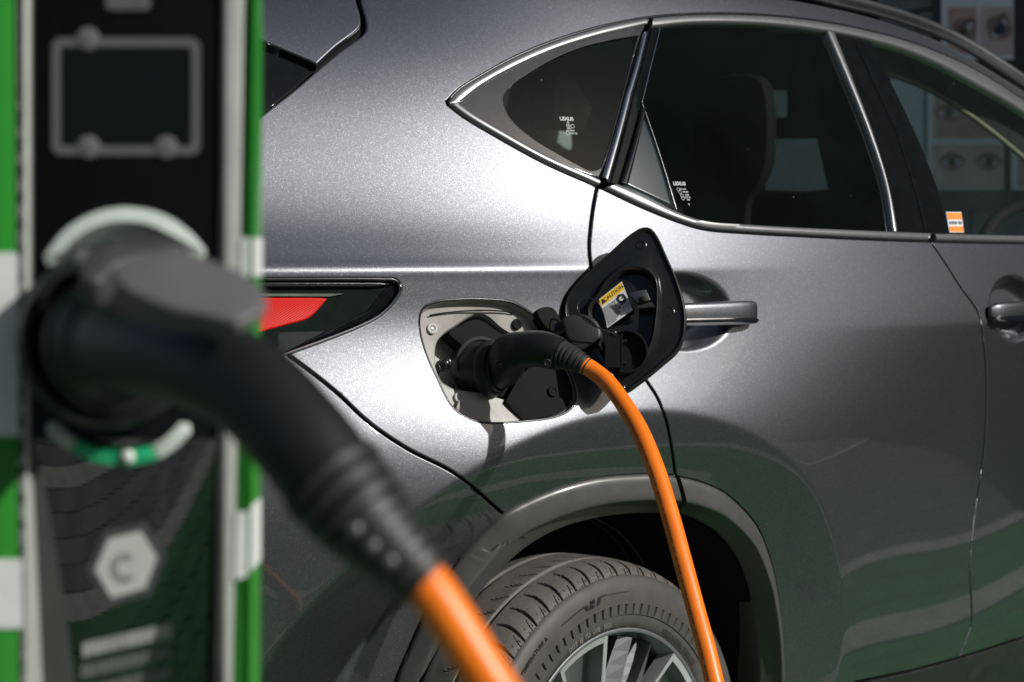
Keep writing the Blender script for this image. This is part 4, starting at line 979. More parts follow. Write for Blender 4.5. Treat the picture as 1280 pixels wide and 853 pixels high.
# station side: plug pointing at the post
SD = 1.35
SNORM = -np.array([AX[0], AX[1], 0])/np.hypot(AX[0], AX[1])
SP0 = at(158, 430, SD); SU = RT.copy(); SV = np.array([0, 0, 1.])
def SPX(px, h=0.): return plane_px(px, SP0+SNORM*h, SNORM)
sp_path = path3([at(128, 428, 1.335), at(146, 430, 1.285), at(190, 440, 1.235), at(250, 455, 1.19), at(315, 487, 1.155), at(372, 545, 1.13), at(420, 607, 1.115), at(452, 645, 1.108)], 10)
tt = np.linspace(0, 1, len(sp_path))
px2 = lambda p: p*1.17/2489
rr = np.interp(tt, [0, .10, .14, .24, .4, .6, .78, 1.0], [px2(q) for q in (88, 86, 64, 61, 60, 64, 64, 60)])
V, F = sweep(sp_path, rr, rr*.92, n=36); pl2 = mk('plug', V, F, PLUGM, cable, auto=R(60))
V, F = lathe([(px2(80), -.01), (px2(96), -.004), (px2(99), .006), (px2(97), .016), (px2(92), .020), (px2(80), .022)], at(140, 430, 1.325), SNORM*.93+RT*.25, 48); mk('plug_collar', V, F, PLUGM, pl2, auto=R(35))
bp = path3([at(412, 596, 1.116), at(455, 648, 1.107), at(492, 688, 1.103), at(533, 728, 1.100)], 60); k = len(bp); tt = np.linspace(0, 1, k)
env = np.interp(tt, [0, .05, .3, 1], [px2(66), px2(67), px2(60), px2(38)]); rr = env*(1-.24*(np.sin(tt*2*math.pi*9) > .2))
V, F = sweep(bp, rr, n=32); bt2 = mk('cable_boot', V, F, RUBBER, pl2, auto=R(40))
for (x, y) in ((443, 661), (464, 682), (486, 701)):
    V, F = lathe([(.0042, -.004), (.0042, .001), (.003, .0022), (.0001, .0026)], at(x, y, 1.080), -AX*.9+UP*.3-RT*.3, 16); mk('boot_stud', V, F, simple('grey_stud', (.16, .16, .16), .25, .6) if 'grey_stud' not in MATS else MATS['grey_stud'], bt2)
# the cable itself: down from the post, over the ground and up to the car
e1 = [at(522, 716, 1.101), at(548, 750, 1.098), at(590, 815, 1.094), at(640, 900, 1.09), at(690, 1020, 1.09)]
q = e1[-1].copy()
e1 += [np.array([q[0]+.06, q[1]-.02, .62]), np.array([q[0]+.13, q[1]-.03, .22]), np.array([q[0]+.25, q[1]-.02, .03]), np.array([q[0]+.5, q[1]+.05, .0155])]
e2 = [AY(727, 455, Y0-0.205), AY(741, 463, Y0-0.222), AY(760, 479, Y0-0.254), AY(781, 507, Y0-0.297), AY(801, 541, Y0-0.340), AY(821, 590, Y0-0.383), AY(838, 645, Y0-0.421), AY(853, 700, Y0-0.456), AY(869, 760, Y0-0.490), AY(884, 815, Y0-0.520), AY(899, 880, Y0-0.550)]
q2 = e2[-1]
e2 += [AY(913, 945, Y0-.572), AY(924, 1020, Y0-.590)]; q2 = e2[-1]; e2 += [np.array([q2[0], q2[1]-.02, .22]), np.array([q2[0]-.06, q2[1]-.08, .05]), np.array([q2[0]-.25, q2[1]-.14, .0155])]
mid = [np.array([1.55, -1.05, .0155]), np.array([1.75, -.95, .0155])]
full = path3(e1+[np.array([q[0]+.62, q[1]+.16, .0155])]+e2[::-1], 14)
V, F = sweep(full, .0134, n=18); cab = mk('cable', V, F, ORANGE, cable)
# fine print along the jacket by the car
try:
    dn = np.linalg.norm(np.diff(full, axis=0), axis=1)
    j0 = int(np.argmin(np.linalg.norm(full-e2[2], axis=1))); PJ = full[:j0+1][::-1]; PJ = PJ[:130]; sJ = np.concatenate([[0], np.cumsum(np.linalg.norm(np.diff(PJ, axis=0), axis=1))])
    mbp = MB(); s_ = .01
    while s_ < min(.62, sJ[-1]-.02):
        l = random.choice([.003, .004, .0025, .005])
        pts = []
        for ss, w_ in ((s_, -.0012), (s_+l, -.0012), (s_+l, .0014), (s_, .0014)):
            c = np.array([np.interp(ss, sJ, PJ[:, i]) for i in range(3)]); tdir = np.array([np.interp(ss+.005, sJ, PJ[:, i])-np.interp(ss-.005, sJ, PJ[:, i]) for i in range(3)]); tdir /= np.linalg.norm(tdir)
            sd = np.cross(tdir, AX); sd /= np.linalg.norm(sd); fr_ = np.cross(sd, tdir); fr_ = fr_ if np.dot(fr_, AX) < 0 else -fr_
            nd = fr_*.80-sd*.60*(1 if np.dot(sd, RT) > 0 else -1); nd /= np.linalg.norm(nd); wd_ = np.cross(tdir, nd)
            pts.append(c+nd*.01365+wd_*w_)
        mbp.add(pts, [(0, 1, 2, 3)])
        s_ += l+random.choice([.0015, .0015, .002, .002, .008])
    mbp.out('jacket_print', simple('brown_print', (.30, .07, .01), .6), cab, flat=True)
except Exception as ex_: print('print skipped', ex_)
# ------------------------------------------------------------------ charging post
base = SPX([(158, 430)], -.06)[0]; base[2] = 0
post = empty('charging_station', base, 'green and black charging post with a screen frame and a plug in its socket', 'charging station')
GREEN = simple('bright_green_panel', (.026, .25, .026), .38, coat=.3, coat_rough=.1, var=.06, vscale=8)
ALU = simple('pale_aluminium_edge', (.50, .52, .48), .45, .4, var=.08)
SCRB = simple('gloss_black_panel', (.006, .007, .007), .3, 0, coat=1, coat_rough=.0, var=.1); SCRB.node_tree.nodes['Principled BSDF'].inputs['Coat IOR'].default_value = 2.0
PALE = simple('off_white_patch', (.68, .70, .68), .55, var=.06)
ZT, ZB = 1.78, .0
def vstrip(name, xt, xb, h0, h1, mat, bev=.002):
    """upright board between two edges measured at the top (y=0) and bottom (y=853) of the view"""
    a = SPX([(xt[0], 0), (xt[1], 0), (xb[1], 853), (xb[0], 853)], 0)
    def ext(p, q, z): t = (z-p[2])/(q[2]-p[2]); return p+(q-p)*t
    tl_, tr_ = ext(a[0], a[3], ZT), ext(a[1], a[2], ZT); bl_, br2 = ext(a[0], a[3], ZB+.02), ext(a[1], a[2], ZB+.02)
    return add_prism(name, [bl_, br2, tr_, tl_], SNORM, h0, h1, mat, post, bev=bev)
core = vstrip('housing', (-62, 296), (-62, 290), -.13, -.075, simple('dark_green_housing', (.02, .10, .025), .5))
KZ = SPX([(158, 548)])[0][2]           # the lower half of the front leans back towards the foot
TL_ = R(11); LNRM = SNORM*math.cos(TL_)-np.array([0, 0, 1.])*math.sin(TL_); LP0 = SPX([(158, 548)])[0]
def SPL(px, h=0.): return plane_px(px, LP0+LNRM*h, LNRM)
def front(name, px, nrm, P): add_prism(name, P, nrm, -.012, 0, SCRB, post, bev=.001)
up_ = SPX([(40.5, 0), (277, 0), (275.8, 547.5), (39.9, 547.5)]); up_[0] += (up_[0]-up_[3])*1.0; up_[1] += (up_[1]-up_[2])*1.0
front('front_panel', None, SNORM, up_)
lo2 = SPL([(39.9, 548.5), (275.8, 548.5), (275, 960), (39.5, 960)]); front('front_panel', None, LNRM, lo2)
l3 = [lo2[3]-SV*.004, lo2[2]-SV*.004]; front('front_panel', None, SNORM, [l3[0], l3[1], np.array([l3[1][0], l3[1][1], .02]), np.array([l3[0][0], l3[0][1], .02])])
vstrip('edge_profile', (22, 38), (31, 38.5), -.075, .004, ALU, .003)
vstrip('edge_profile', (278, 307), (276, 291), -.075, .004, ALU, .003)
gl_ = vstrip('side_panel', (-64, 21.5), (-64, 30.5), -.075, .003, GREEN, .003)
gr_ = vstrip('side_panel', (307.5, 310.5), (291.5, 308), -.075, .003, GREEN, .003)
for px, par in (([(-63, 316), (23.5, 316), (25, 545), (-63, 545)], gl_), ([(-63, 698), (29, 698), (30, 784), (-63, 784)], gl_), ([(303.5, 297), (311.6, 297), (311.4, 346), (302.5, 346)], gr_), ([(296.5, 640), (309.6, 638), (309.4, 720), (294.5, 724)], gr_)):
    add_prism('white_patch', SPX(px, 0), SNORM, .0031 if par is gl_ else -.074, .0045, PALE, par)
# foot plate
add_prism('foot_plate', [base+RT*a_+SNORM*b_ for a_, b_ in ((-.19, -.14), (.19, -.14), (.19, .14), (-.19, .14))], (0, 0, 1), 0, .012, ALU, post)
# screen with its frame
GREY = simple('grey_frame_print', (.105, .107, .107), .45, var=.06)
def rrect(x0, y0, x1, y1, r):
    out = []
    for cx, cy, a0 in ((x1-r, y0+r, -90), (x1-r, y1-r, 0), (x0+r, y1-r, 90), (x0+r, y0+r, 180)):
        for k in range(7):
            a = R(a0+15*k); out.append((cx+r*math.cos(a), cy+r*math.sin(a)))
    return np.array(out)
o_, i_ = SPX(rrect(65, 47.5, 250, 194, 12), .0015), SPX(rrect(75.5, 58.5, 239.5, 182.5, 4), .0015)
n_ = len(o_); back = [p-SNORM*.0015 for p in o_]
scr = mk('screen_frame', np.vstack([o_, i_, back]), [(k, (k+1) % n_, n_+(k+1) % n_, n_+k) for k in range(n_)]+[(k, 2*n_+k, 2*n_+(k+1) % n_, (k+1) % n_) for k in range(n_)], GREY, post, flat=True)
m, t, b = nodes('dark_display'); b.inputs['Base Color'].default_value = (.008, .010, .011, 1); b.inputs['Roughness'].default_value = .12
add_prism('display', SPX(rrect(76.5, 59.5, 238.5, 181.5, 4)), SNORM, .0003, .0009, m, scr)
KNOB = simple('grey_knob', (.17, .17, .17), .3, .3, var=.06)
for (x, y) in ((110, 49), (111, 184), (208, 184)):
    V, F = lathe([(.0076, 0), (.0076, .0008), (.0068, .0012), (.0030, .0012), (.0026, .0016), (.0001, .0017)], SPX([(x, y)], .001)[0], SNORM, 24); mk('frame_knob', V, F, KNOB, scr, auto=R(40))
add_prism('badge', SPX(rrect(133, -8, 188, 13, 6)), SNORM, .0003, .0018, simple('grey_badge', (.10, .10, .10), .5), post)
# light arcs round the socket
def arc(name, pts, wpx, mat, parent, h=.004):
    P = crom(pts, k=12); T = np.gradient(P, axis=0); T /= np.linalg.norm(T, axis=1, keepdims=True); nn = np.stack([-T[:, 1], T[:, 0]], 1)*wpx/2
    out = np.vstack([P+nn, [P[-1]+T[-1]*wpx*.4], (P-nn)[::-1], [P[0]-T[0]*wpx*.4]])
    return add_prism(name, SPX(out), SNORM, .0002, h, mat, parent, bev=.001)
MINT = simple('pale_mint_diffuser', (.56, .64, .58), .4, var=.05); MGREEN = simple('green_diffuser', (.02, .42, .17), .4, var=.08)
arc('light_arc', [(64, 326), (88, 295), (122, 275), (160, 269), (200, 277), (232, 298), (250, 320)], 19, MINT, post)
lower_ = arc('light_arc', [(66, 533), (78, 545), (92, 555)], 19, ALU, post)
arc('light_arc', [(94, 556), (118, 567), (155, 573), (194, 566)], 19, MGREEN, post)
arc('light_arc', [(196, 565), (212, 555), (232, 535)], 19, MINT, post)
V, F = lathe([(.0048, 0), (.0048, .003), (.0001, .0036)], SPX([(160, 571)], .004)[0], SNORM, 20); mk('indicator_light', V, F, MINT, post)
# socket housing and its lid
V, F = lathe([(.060, 0), (.060, .020), (.058, .030), (.053, .036), (.049, .036), (.047, .028), (.047, .002), (.0001, .002)], SPX([(140, 424)], 0)[0], SNORM, 56); sock = mk('socket', V, F, BLACK, post, auto=R(35))
V, F = lathe([(.0075, 0), (.0075, .004), (.006, .006), (.0001, .007)], SPX([(105, 327)], .03)[0], SNORM, 20); mk('socket_screw', V, F, KNOB, sock)
LN = np.array([0, 0, 1.])*.80+SNORM*.56+RT*.06; LN /= np.linalg.norm(LN)
LIDM = simple('grey_lid_plastic', (.105, .103, .105), .5, var=.06, bmp=.08)
lid_px = crom([(136, 336), (146, 321), (175, 311), (214, 304), (246, 312), (276, 325), (306, 338), (328, 356), (339, 376), (328, 392), (314, 400), (300, 407), (282, 403), (250, 394), (212, 386), (176, 372), (148, 356)], closed=True, k=6)
L0 = at(230, 352, 1.13); lid_px = (lid_px-np.array([246, 358]))*np.array([.95, .90])+np.array([246, 358])
V, F = prism(plane_px(lid_px, L0, LN), LN, -.007, 0, .002); mk('socket_lid', V, F, LIDM, post, auto=R(60))
hg_px = crom([(100, 345), (104, 318), (120, 305), (160, 299), (214, 300), (222, 312), (180, 318), (146, 330), (124, 350)], closed=True, k=6)
V, F = prism(plane_px(hg_px, at(160, 320, 1.27), LN), LN, -.02, 0, .004); mk('lid_hinge', V, F, simple('lid_hinge_plastic', (.045, .044, .044), .5), post, auto=R(60))
# emblem: a white hexagon with an open ring inside a grey hexagon
def hexa(s): return [((1-s)*157+s*x, (1-s)*706+s*y) for x, y in ((109, 713), (130, 664), (181, 652), (207, 694), (189, 742), (135, 758))]
add_prism('emblem_border', SPL(hexa(1)), LNRM, .0003, .0012, simple('emblem_grey', (.075, .08, .08), .5), post)
emb = add_prism('emblem', SPL(hexa(.78)), LNRM, .0012, .002, simple('emblem_white', (.60, .60, .57), .5, var=.05), post)
P = [(157+17*math.cos(R(a)), 708-19*math.sin(R(a))) for a in np.linspace(48, 318, 24)]; P2 = [(157+9*math.cos(R(a)), 708-10*math.sin(R(a))) for a in np.linspace(48, 318, 24)]
add_prism('emblem_ring', SPL(P+P2[::-1]), LNRM, .0021, .0026, simple('emblem_ring_grey', (.32, .33, .31), .5), emb)
# two printed lines below, slanting like the emblem
def slant_bar(x0, y0, x1, y1, h, mat, nm):
    mbx = MB(); x = 0.; L = math.hypot(x1-x0, y1-y0)
    while x < L-3:
        l = random.choice([3.2, 4.2, 5.2, 6.0]); a = x/L; b2 = min(1, (x+l)/L)
        q = [(x0+(x1-x0)*a, y0+(y1-y0)*a), (x0+(x1-x0)*b2, y0+(y1-y0)*b2)]
        P3 = SPL([q[0], q[1], (q[1][0], q[1][1]+h), (q[0][0], q[0][1]+h)]); V, F = prism(P3, LNRM, .0003, .0009); mbx.add(V, F); x += l+1.6
    mbx.out(nm, mat, post, flat=True)
slant_bar(104, 804, 214, 779, 17, simple('print_white', (.42, .43, .40), .6), 'printed_line')
slant_bar(102, 832, 216, 806, 16, simple('print_grey', (.15, .165, .15), .6), 'printed_line')
slant_bar(105, 858, 214, 832, 16, MATS['print_grey'], 'printed_line')
# ------------------------------------------------------------------ rear wheel
wheel = bpy.data.objects.new('wheel', None); COL.objects.link(wheel); wheel.parent = car; ROOT[wheel] = ROOT[car]
YO = .0                            # outer face of the tyre
m, t, b = nodes('tyre_rubber')
n_ = noise(t, 18, 5, .65); n3 = noise(t, 160, 4, .7)
r_ = ramp(t, n_.outputs[0], [(.3, (.082, .077, .070)), (.7, (.126, .118, .106))]); r3 = ramp(t, n3.outputs[0], [(.35, (.8, .8, .8)), (.75, (1.25, 1.22, 1.15))])
mm = N(t, 'ShaderNodeMix', data_type='RGBA', blend_type='MULTIPLY'); mm.inputs[0].default_value = 1; t.links.new(r_.outputs[0], mm.inputs[6]); t.links.new(r3.outputs[0], mm.inputs[7]); t.links.new(mm.outputs[2], b.inputs['Base Color'])
b.inputs['Roughness'].default_value = .62; bump(t, b, n3.outputs[0], .15, .0006); TYRE = m
prof = [(.2575, .022), (.2600, .012), (.2640, .0075), (.2700, .0050), (.2760, .0040), (.2815, .0036), (.2830, .0012), (.2850, .0008), (.2995, -.0002), (.3015, -.0008), (.3030, .0016), (.310, .0010), (.322, .0010), (.332, .0028), (.3400, .0060), (.3455, .0098), (.3465, .0122), (.3475, .0115)]
q = [(.0125, .3478), (.016, .3512), (.020, .3543), (.025, .3572), (.031, .3601), (.038, .3625), (.046, .3646), (.056, .3665), (.066, .3680), (.074, .3688)]
q2_ = np.array(q); prof += [(float(np.interp(y, q2_[:, 0], q2_[:, 1])), float(y)) for y in np.linspace(.0125, .074, 44)]
for y in (.076, .077, .0835, .0845, .087): prof.append((.3690 if y in (.076, .087) else .3615, y))
for y in np.linspace(.090, .118, 5): prof.append((.3698, y))
half = prof[18:]; prof = prof+[(r__, .236-y) for r__, y in prof[::-1] if y < .1179 or True][1:]
prof = [(r__, y) for r__, y in prof]
pr = np.array(prof); NT = 1700; th = np.arange(NT)*2*math.pi/NT
RR = np.repeat(pr[:, :1], NT, 1); YY = np.repeat(pr[:, 1:2], NT, 1); TH = np.repeat(th[None], len(pr), 0)
per = 2*math.pi/62
def slot(shift, y0, y1, wmax, dep, curve):
    s_ = np.clip((YY-y0)/(y1-y0), 0, 1); ok = (YY >= y0) & (YY <= y1)
    ph = (TH-shift-curve(s_)+per/2) % per-per/2
    wd = wmax*(np.sin(np.clip(s_*.92+.08, 0, 1)*math.pi)**.6)
    return np.where(ok & (np.abs(ph)*RR < wd), dep, 0)
# theta runs from +X (front) over the top to the back
D = slot(0, .0125, .070, .0029, .009, lambda s_: .022*(1-s_)**1.5-.012*np.sin(s_*3.14))
D = np.maximum(D, slot(per*.28, .0125, .030, .0010, .003, lambda s_: .03*(1-s_)))
D = np.maximum(D, slot(per*.55, .0125, .024, .0010, .0025, lambda s_: .02*np.sign(np.sin(s_*9))))
D = np.maximum(D, slot(per*.3, .0872, .118, .0011, .004, lambda s_: .05*s_))
RR = RR-D
rib = (pr[:, 0] > .2845) & (pr[:, 0] < .3000) & (pr[:, 1] < .1)
ph = (TH*92/(2*math.pi)) % 1
YY = YY+np.where(rib[:, None] & (ph < .2), .004, 0)
V = np.stack([WX+RR*np.cos(TH), YO+YY, WZ+RR*np.sin(TH)], -1).reshape(-1, 3); mP = len(pr)
F = [(i*NT+k, i*NT+(k+1) % NT, (i+1)*NT+(k+1) % NT, (i+1)*NT+k) for i in range(mP-1) for k in range(NT)]
SIDEW = simple('tyre_sidewall_rubber', (.062, .058, .053), .6, var=.2, vscale=25, bmp=.15, bscale=300)
tyre = mk('tyre', V, F, [TYRE, SIDEW], wheel, auto=R(35))
mi = np.zeros(len(F), int)
for i in range(mP-1):
    if pr[i, 0] < .3462: mi[i*NT:(i+1)*NT] = 1
tyre.data.polygons.foreach_set('material_index', mi)
LET = simple('glint_pale_lettering', (.15, .145, .13), .5, var=.1); LETD = simple('moulded_dark_mark', (.012, .012, .011), .5)  # letters paler than their rubber: glints put into the colour
def on_tyre(r0, th0, yy): 
    def g(a, b_):
        r__ = r0+b_; t_ = th0-a/r0
        return np.stack([WX+r__*np.cos(t_), np.full_like(r__, YO+yy), WZ+r__*np.sin(t_)], 1)
    return g
def angpx(x, y):
    p = plane_px([(x, y)], (0, YO, 0), np.array([0, 1., 0]))[0]; return math.atan2(p[2]-WZ, p[0]-WX), math.hypot(p[2]-WZ, p[0]-WX)
def tl_text(s, size, x, y, yy, mat, bold=.0002, r0=None):
    a, r__ = angpx(x, y); return letters('tyre_lettering', s, size, on_tyre(r0 or r__, a, yy), mat, wheel, bold)
tl_text('TEMPERATURE A', .0105, 668, 820, .0004, LETD)
tl_text('DOT  EJ  YD  UYE   3023', .0105, 738, 786, .0030, LET, .0003, .2705)
tl_text('STEEL RADIAL TUBELESS', .0105, 850, 812, .0030, simple('moulded_faint_lettering', (.035, .033, .03), .5), .0002, .2705)
def ring_plate(pts, mat, yy):      # flat moulded mark given in (arc mm, radial mm) about an angle
    pass
a0, r0 = angpx(741, 757)
def mark(pts, mat=LETD, yy=-.0004):
    P = np.array(pts, float)/1000; g = on_tyre(.318, a0, yy); V = g(P[:, 0], P[:, 1]); mk('tyre_emblem', V, [list(range(len(P)))], mat, wheel, flat=True)
# slanted double-bar emblem with its stepped wings
mark([(-6, -7), (-2.2, -7), (-.2, 7), (-4, 7)]); mark([(-1, -7), (4, -7), (5.4, -2), (.0, -1.4)]); mark([(.2, .2), (5.6, 0), (6.6, 6), (3.5, 7.4), (1.2, 7)])
mark([(-16, -6), (-8.4, -6), (-14, 4), (-30, 4.0), (-80, 3.5), (-80, 1.6), (-30, 2), (-20, 1.4)]); mark([(9, -6), (16, -6), (22, 4), (36, 4.6), (36, 7), (17, 7)]); mark([(36, 4.6), (96, 3.4), (96, 4.6), (36, 6.2)], simple('moulded_mid_mark', (.03, .029, .027), .55))
# rim
RIM = simple('bright_machined_rim', (.70, .72, .72), .60, 1, coat=.6, coat_rough=.05, var=.06); RIMD = simple('dark_silver_rim', (.30, .31, .315), .50, 1., coat=.8, coat_rough=.04, var=.08)
V, F = lathe([(.2585, .020), (.2600, .010), (.2595, .0075), (.2570, .0065), (.2530, .0075), (.2515, .012), (.2490, .020), (.2440, .030), (.2400, .060), (.236, .19), (.2585, .205)], (WX, YO, WZ), (0, 1, 0), 128); rim = mk('rim', V, F, RIMD, wheel, auto=R(40))
V, F = lathe([(.236, .15), (.11, .13), (.0001, .12)], (WX, YO, WZ), (0, 1, 0), 48); mk('brake_shield', V, F, DARK, wheel)
def wp(r__, a, y): return np.array([WX+r__*math.cos(a), YO+y, WZ+r__*math.sin(a)])
aw0, _ = angpx(699, 826); aw1, _ = angpx(765, 790)
ac, aw = (aw0+aw1)/2, (aw0-aw1)/2
for k in range(5):
    c = ac+k*2*math.pi/5
    # wide framed spoke: a bright frame round a dark well
    ro, ri = .2555, .10
    def fr(sa, r__, y): return wp(r__, c+sa, y)
    O = [fr(aw*s_, ro, .0085) for s_ in np.linspace(-1, 1, 9)]+[fr(aw*1.25, ri, .035), fr(-aw*1.25, ri, .035)]
    I = [fr(aw*.86*s_, ro-.014, .0115) for s_ in np.linspace(-1, 1, 9)]+[fr(aw*1.0, ri+.012, .036), fr(-aw*1.0, ri+.012, .036)]
    I2 = [p+np.array([0, .003, 0]) for p in I]; Bk = [wp(np.hypot(p[0]-WX, p[2]-WZ)*.985, math.atan2(p[2]-WZ, p[0]-WX), p[1]-YO+.035) for p in I]
    Ob = [p+np.array([0, .03, 0]) for p in O]
    n_ = len(O); V = np.array(O+I+Ob); F = [(i, (i+1) % n_, n_+(i+1) % n_, n_+i) for i in range(n_)]+[(i, 2*n_+i, 2*n_+(i+1) % n_, (i+1) % n_) for i in range(n_)]
    mk('spoke', V, F, RIM, wheel, flat=True)
    mk('spoke_well', np.array(I+Bk), [(i, (i+1) % n_, n_+(i+1) % n_, n_+i) for i in range(n_)]+[[n_+i for i in range(n_)]], RIMD, wheel, flat=True)
    for da, wd, tw in ((-aw*2.05, .036, .5), (-aw*2.9, .028, .55), (aw*2.05, .036, -.5)):
        V = []
        for s_ in np.linspace(0, 1, 7):
            r__ = .243*(1-s_)+.10*s_; a = c+da*(1-.15*s_); w2 = wd*(1-.25*s_)/r__*.5*(.55+.9*s_ if True else 1)
            V += [wp(r__, a-w2, .018+.020*s_), wp(r__, a+w2, .018+.020*s_+.03*tw), wp(r__, a+w2*.9, .045+.022*s_), wp(r__, a-w2*.9, .045+.022*s_)]
        F = [(i*4+k2, i*4+(k2+1) % 4, (i+1)*4+(k2+1) % 4, (i+1)*4+k2) for i in range(6) for k2 in range(4)]+[(0, 1, 2, 3)]
        mk('spoke_blade', V, F, RIMD, wheel, flat=True)
V, F = lathe([(.11, .05), (.105, .034), (.07, .028), (.035, .026), (.0001, .026)], (WX, YO, WZ), (0, 1, 0), 48); mk('hub', V, F, RIMD, wheel, auto=R(40))
# ------------------------------------------------------------------ inside the cabin
SEAT = simple('dark_brown_seat', (.013, .012, .011), .7, spec=.1, var=.1); TEAL = simple('pale_trim', (.30, .36, .34), .7)
nx = np.array([-1., 0, 0])
def at_x(px, X): return plane_px(px, (X, 0, 0), nx)
def at_y(px, Y): return plane_px(px, (0, Y, 0), np.array([0, -1., 0]))
add_prism('front_seat', at_x(crom([(640, 340, 1), (640, 255), (760, 245), (838, 225), (862, 185), (868, 125), (886, 101), (926, 92), (950, 100), (958, 130), (959, 178), (956, 208), (946, 232), (934, 252), (934, 340, 1)], closed=True, k=6), 3.85), nx, -.035, 0, SEAT, car, bev=.012)
add_prism('front_seat', at_x(crom([(942, 345, 1), (942, 244), (1000, 239), (1062, 236), (1110, 240), (1138, 260), (1146, 345, 1)], closed=True, k=6), 3.80), nx, -.035, 0, SEAT, car, bev=.012)
# door pillar and header seen through the dark glass, with two gaps
H = np.array([(500, -20), (1086, -20), (1094, 60), (1120, 160), (1150, 252), (1036, 240), (1030, 215), (1021, 173), (948, 173), (948, 240), (500, 240)], float)
hp_ = rrect(954, 112, 984, 147, 4)
V3 = at_x(H, 4.02); V3b = at_x(hp_, 4.02)
q2 = np.stack([-V3[:, 1], V3[:, 2]], 1); q2h = np.stack([-V3b[:, 1], V3b[:, 2]], 1)
if area(q2) < 0: q2 = q2[::-1]
Vt, Tt = tri2d(q2, [q2h], 0); Vt3 = np.stack([np.full(len(Vt), 4.02), -Vt[:, 0], Vt[:, 1]], 1)
nV = len(Vt3); mk('cabin_header', np.vstack([Vt3, Vt3+np.array([.03, 0, 0])]), [list(t_) for t_ in Tt]+[[i+nV for i in t_[::-1]] for t_ in Tt], INTER, car, flat=True)
# rear cabin wall
add_prism('cabin_side', at_y([(470, -40), (905, -40), (905, 330), (470, 330)], 1.55), np.array([0, -1., 0]), -.02, 0, INTER, car)
add_prism('belt_trim', at_y([(706, 96), (722, 103), (741, 134), (730, 166), (700, 153), (701, 122)], .9), np.array([0, -1., 0]), -.02, 0, simple('beige_trim', (.42, .38, .28), .7), car, bev=.004)
add_prism('rear_headrest', at_y(crom([(667, 160, 1), (715, 165, 1), (714, 188), (692, 176)], closed=True, k=6), 1.0), np.array([0, -1., 0]), -.02, 0, TEAL, car, bev=.004)
add_prism('rear_seat', at_y(crom([(470, 330, 1), (500, 200), (560, 150), (640, 165), (700, 200), (800, 260), (840, 330, 1)], closed=True, k=6), 1.3), np.array([0, -1., 0]), -.1, 0, SEAT, car, bev=.02)
# front pillar lining: dark with a beige edge
ed = line([(1108, 92), (1150, 107), (1190, 129), (1240, 165), (1300, 215)])
top_ = inner_top[inner_top[:, 0] > 1090]-np.array([0, 2.0])
def inb(px, d):
    px = np.asarray(px, float); return on_body(px)+ray(px[:, 0], px[:, 1])*d*1.4
a_ = inb(resample(top_, 10, False), .03); b2 = inb(resample(ed, 10, False), .12)
k = np.linspace(0, 1, 30); rs = lambda P: np.stack([np.interp(k, np.linspace(0, 1, len(P)), P[:, i]) for i in range(3)], 1)
a_, b2 = rs(a_), rs(b2); mk('pillar_lining', np.vstack([a_, b2]), [(i, i+1, 31+i, 30+i) for i in range(29)], INTER, car)
V, F = sweep(b2, .006, n=8); mk('lining_edge', V, F, simple('beige_edge', (.16, .15, .11), .7), car)
# steering wheel
sw = at(1316, 320, 5.0); u_ = RT*.8-AX*.1; V = []
cc_ = [sw+RT*.175*math.cos(a)+(UP*.8+AX*.5)*.175*math.sin(a) for a in np.linspace(0, 2*math.pi, 49)]
V, F = sweep(cc_, .017, n=10, cap=False); mk('steering_wheel', V, F, DARK, car)
# windscreen
mk('windscreen', [(4.35, .42, 1.68), (4.35, 1.5, 1.68), (5.35, 1.62, 1.18), (5.35, .25, 1.18)], [(0, 1, 2, 3)], GLASS_L, car, flat=True)
# sticker on the front window
SQ = on_body([(1182, 265.5), (1201, 265.5), (1204.5, 291), (1186.5, 291)], .001)
stk = mk('window_sticker', SQ, [(0, 1, 2, 3)], WHITE, car, flat=True)
def bil(Q, s_, t_, h=.0006): 
    p = (Q[0]*(1-s_)+Q[1]*s_)*(1-t_)+(Q[3]*(1-s_)+Q[2]*s_)*t_; return p+np.array([0, -h, 0])
ORG = simple('orange_print', (.75, .24, .03), .5)
for t0, t1 in ((.04, .36), (.70, .96)): mk('sticker_band', [bil(SQ, .03, t0), bil(SQ, .97, t0), bil(SQ, .97, t1), bil(SQ, .03, t1)], [(0, 1, 2, 3)], ORG, stk, flat=True)
mb = MB()
for s0, s1 in ((.08, .22), (.26, .4), (.44, .6), (.7, .9)): mb.add([bil(SQ, s0, .45), bil(SQ, s1, .45), bil(SQ, s1, .6), bil(SQ, s0, .6)], [(0, 1, 2, 3)])
mb.out('sticker_print', simple('blue_grey_print', (.08, .11, .14), .6), stk, flat=True)
# etched marks in the glass
def etch(lines, c_px, size, parent, tilt=0., K=.72):
    lines = [(a_, b_*K, c_*K, d_*K, e_*K) for a_, b_, c_, d_, e_ in lines]
    c = on_body([c_px], .0008)[0]; n = fn(np.array([c[0]]), np.array([c[2]]))[0]; u = np.cross((0, 0, 1.), n); u /= np.linalg.norm(u); u = -u if np.dot(u, RT) < 0 else u; v = np.cross(n, u); v = v if v[2] > 0 else -v
    for (s_, dx, dy, sz, bold) in lines: flat_text('glass_marking', s_, sz, c+u*dx+v*dy, u, v, ETCH, parent, bold)
    return c, u, v
def ringmark(c, u, v, r__, parent):
    a = np.linspace(0, 2*math.pi, 25)[:-1]; O = [c+u*r__*math.cos(t_)+v*r__*math.sin(t_) for t_ in a]; I = [c+u*r__*.78*math.cos(t_)+v*r__*.78*math.sin(t_) for t_ in a]
    mk('glass_marking', O+I, [(i, (i+1) % 24, 24+(i+1) % 24, 24+i) for i in range(24)], ETCH, parent, flat=True)
glz = [o for o in car.children if o.name.startswith('quarter_window')][0]; dwz = [o for o in car.children if o.name.startswith('door_window')][0]
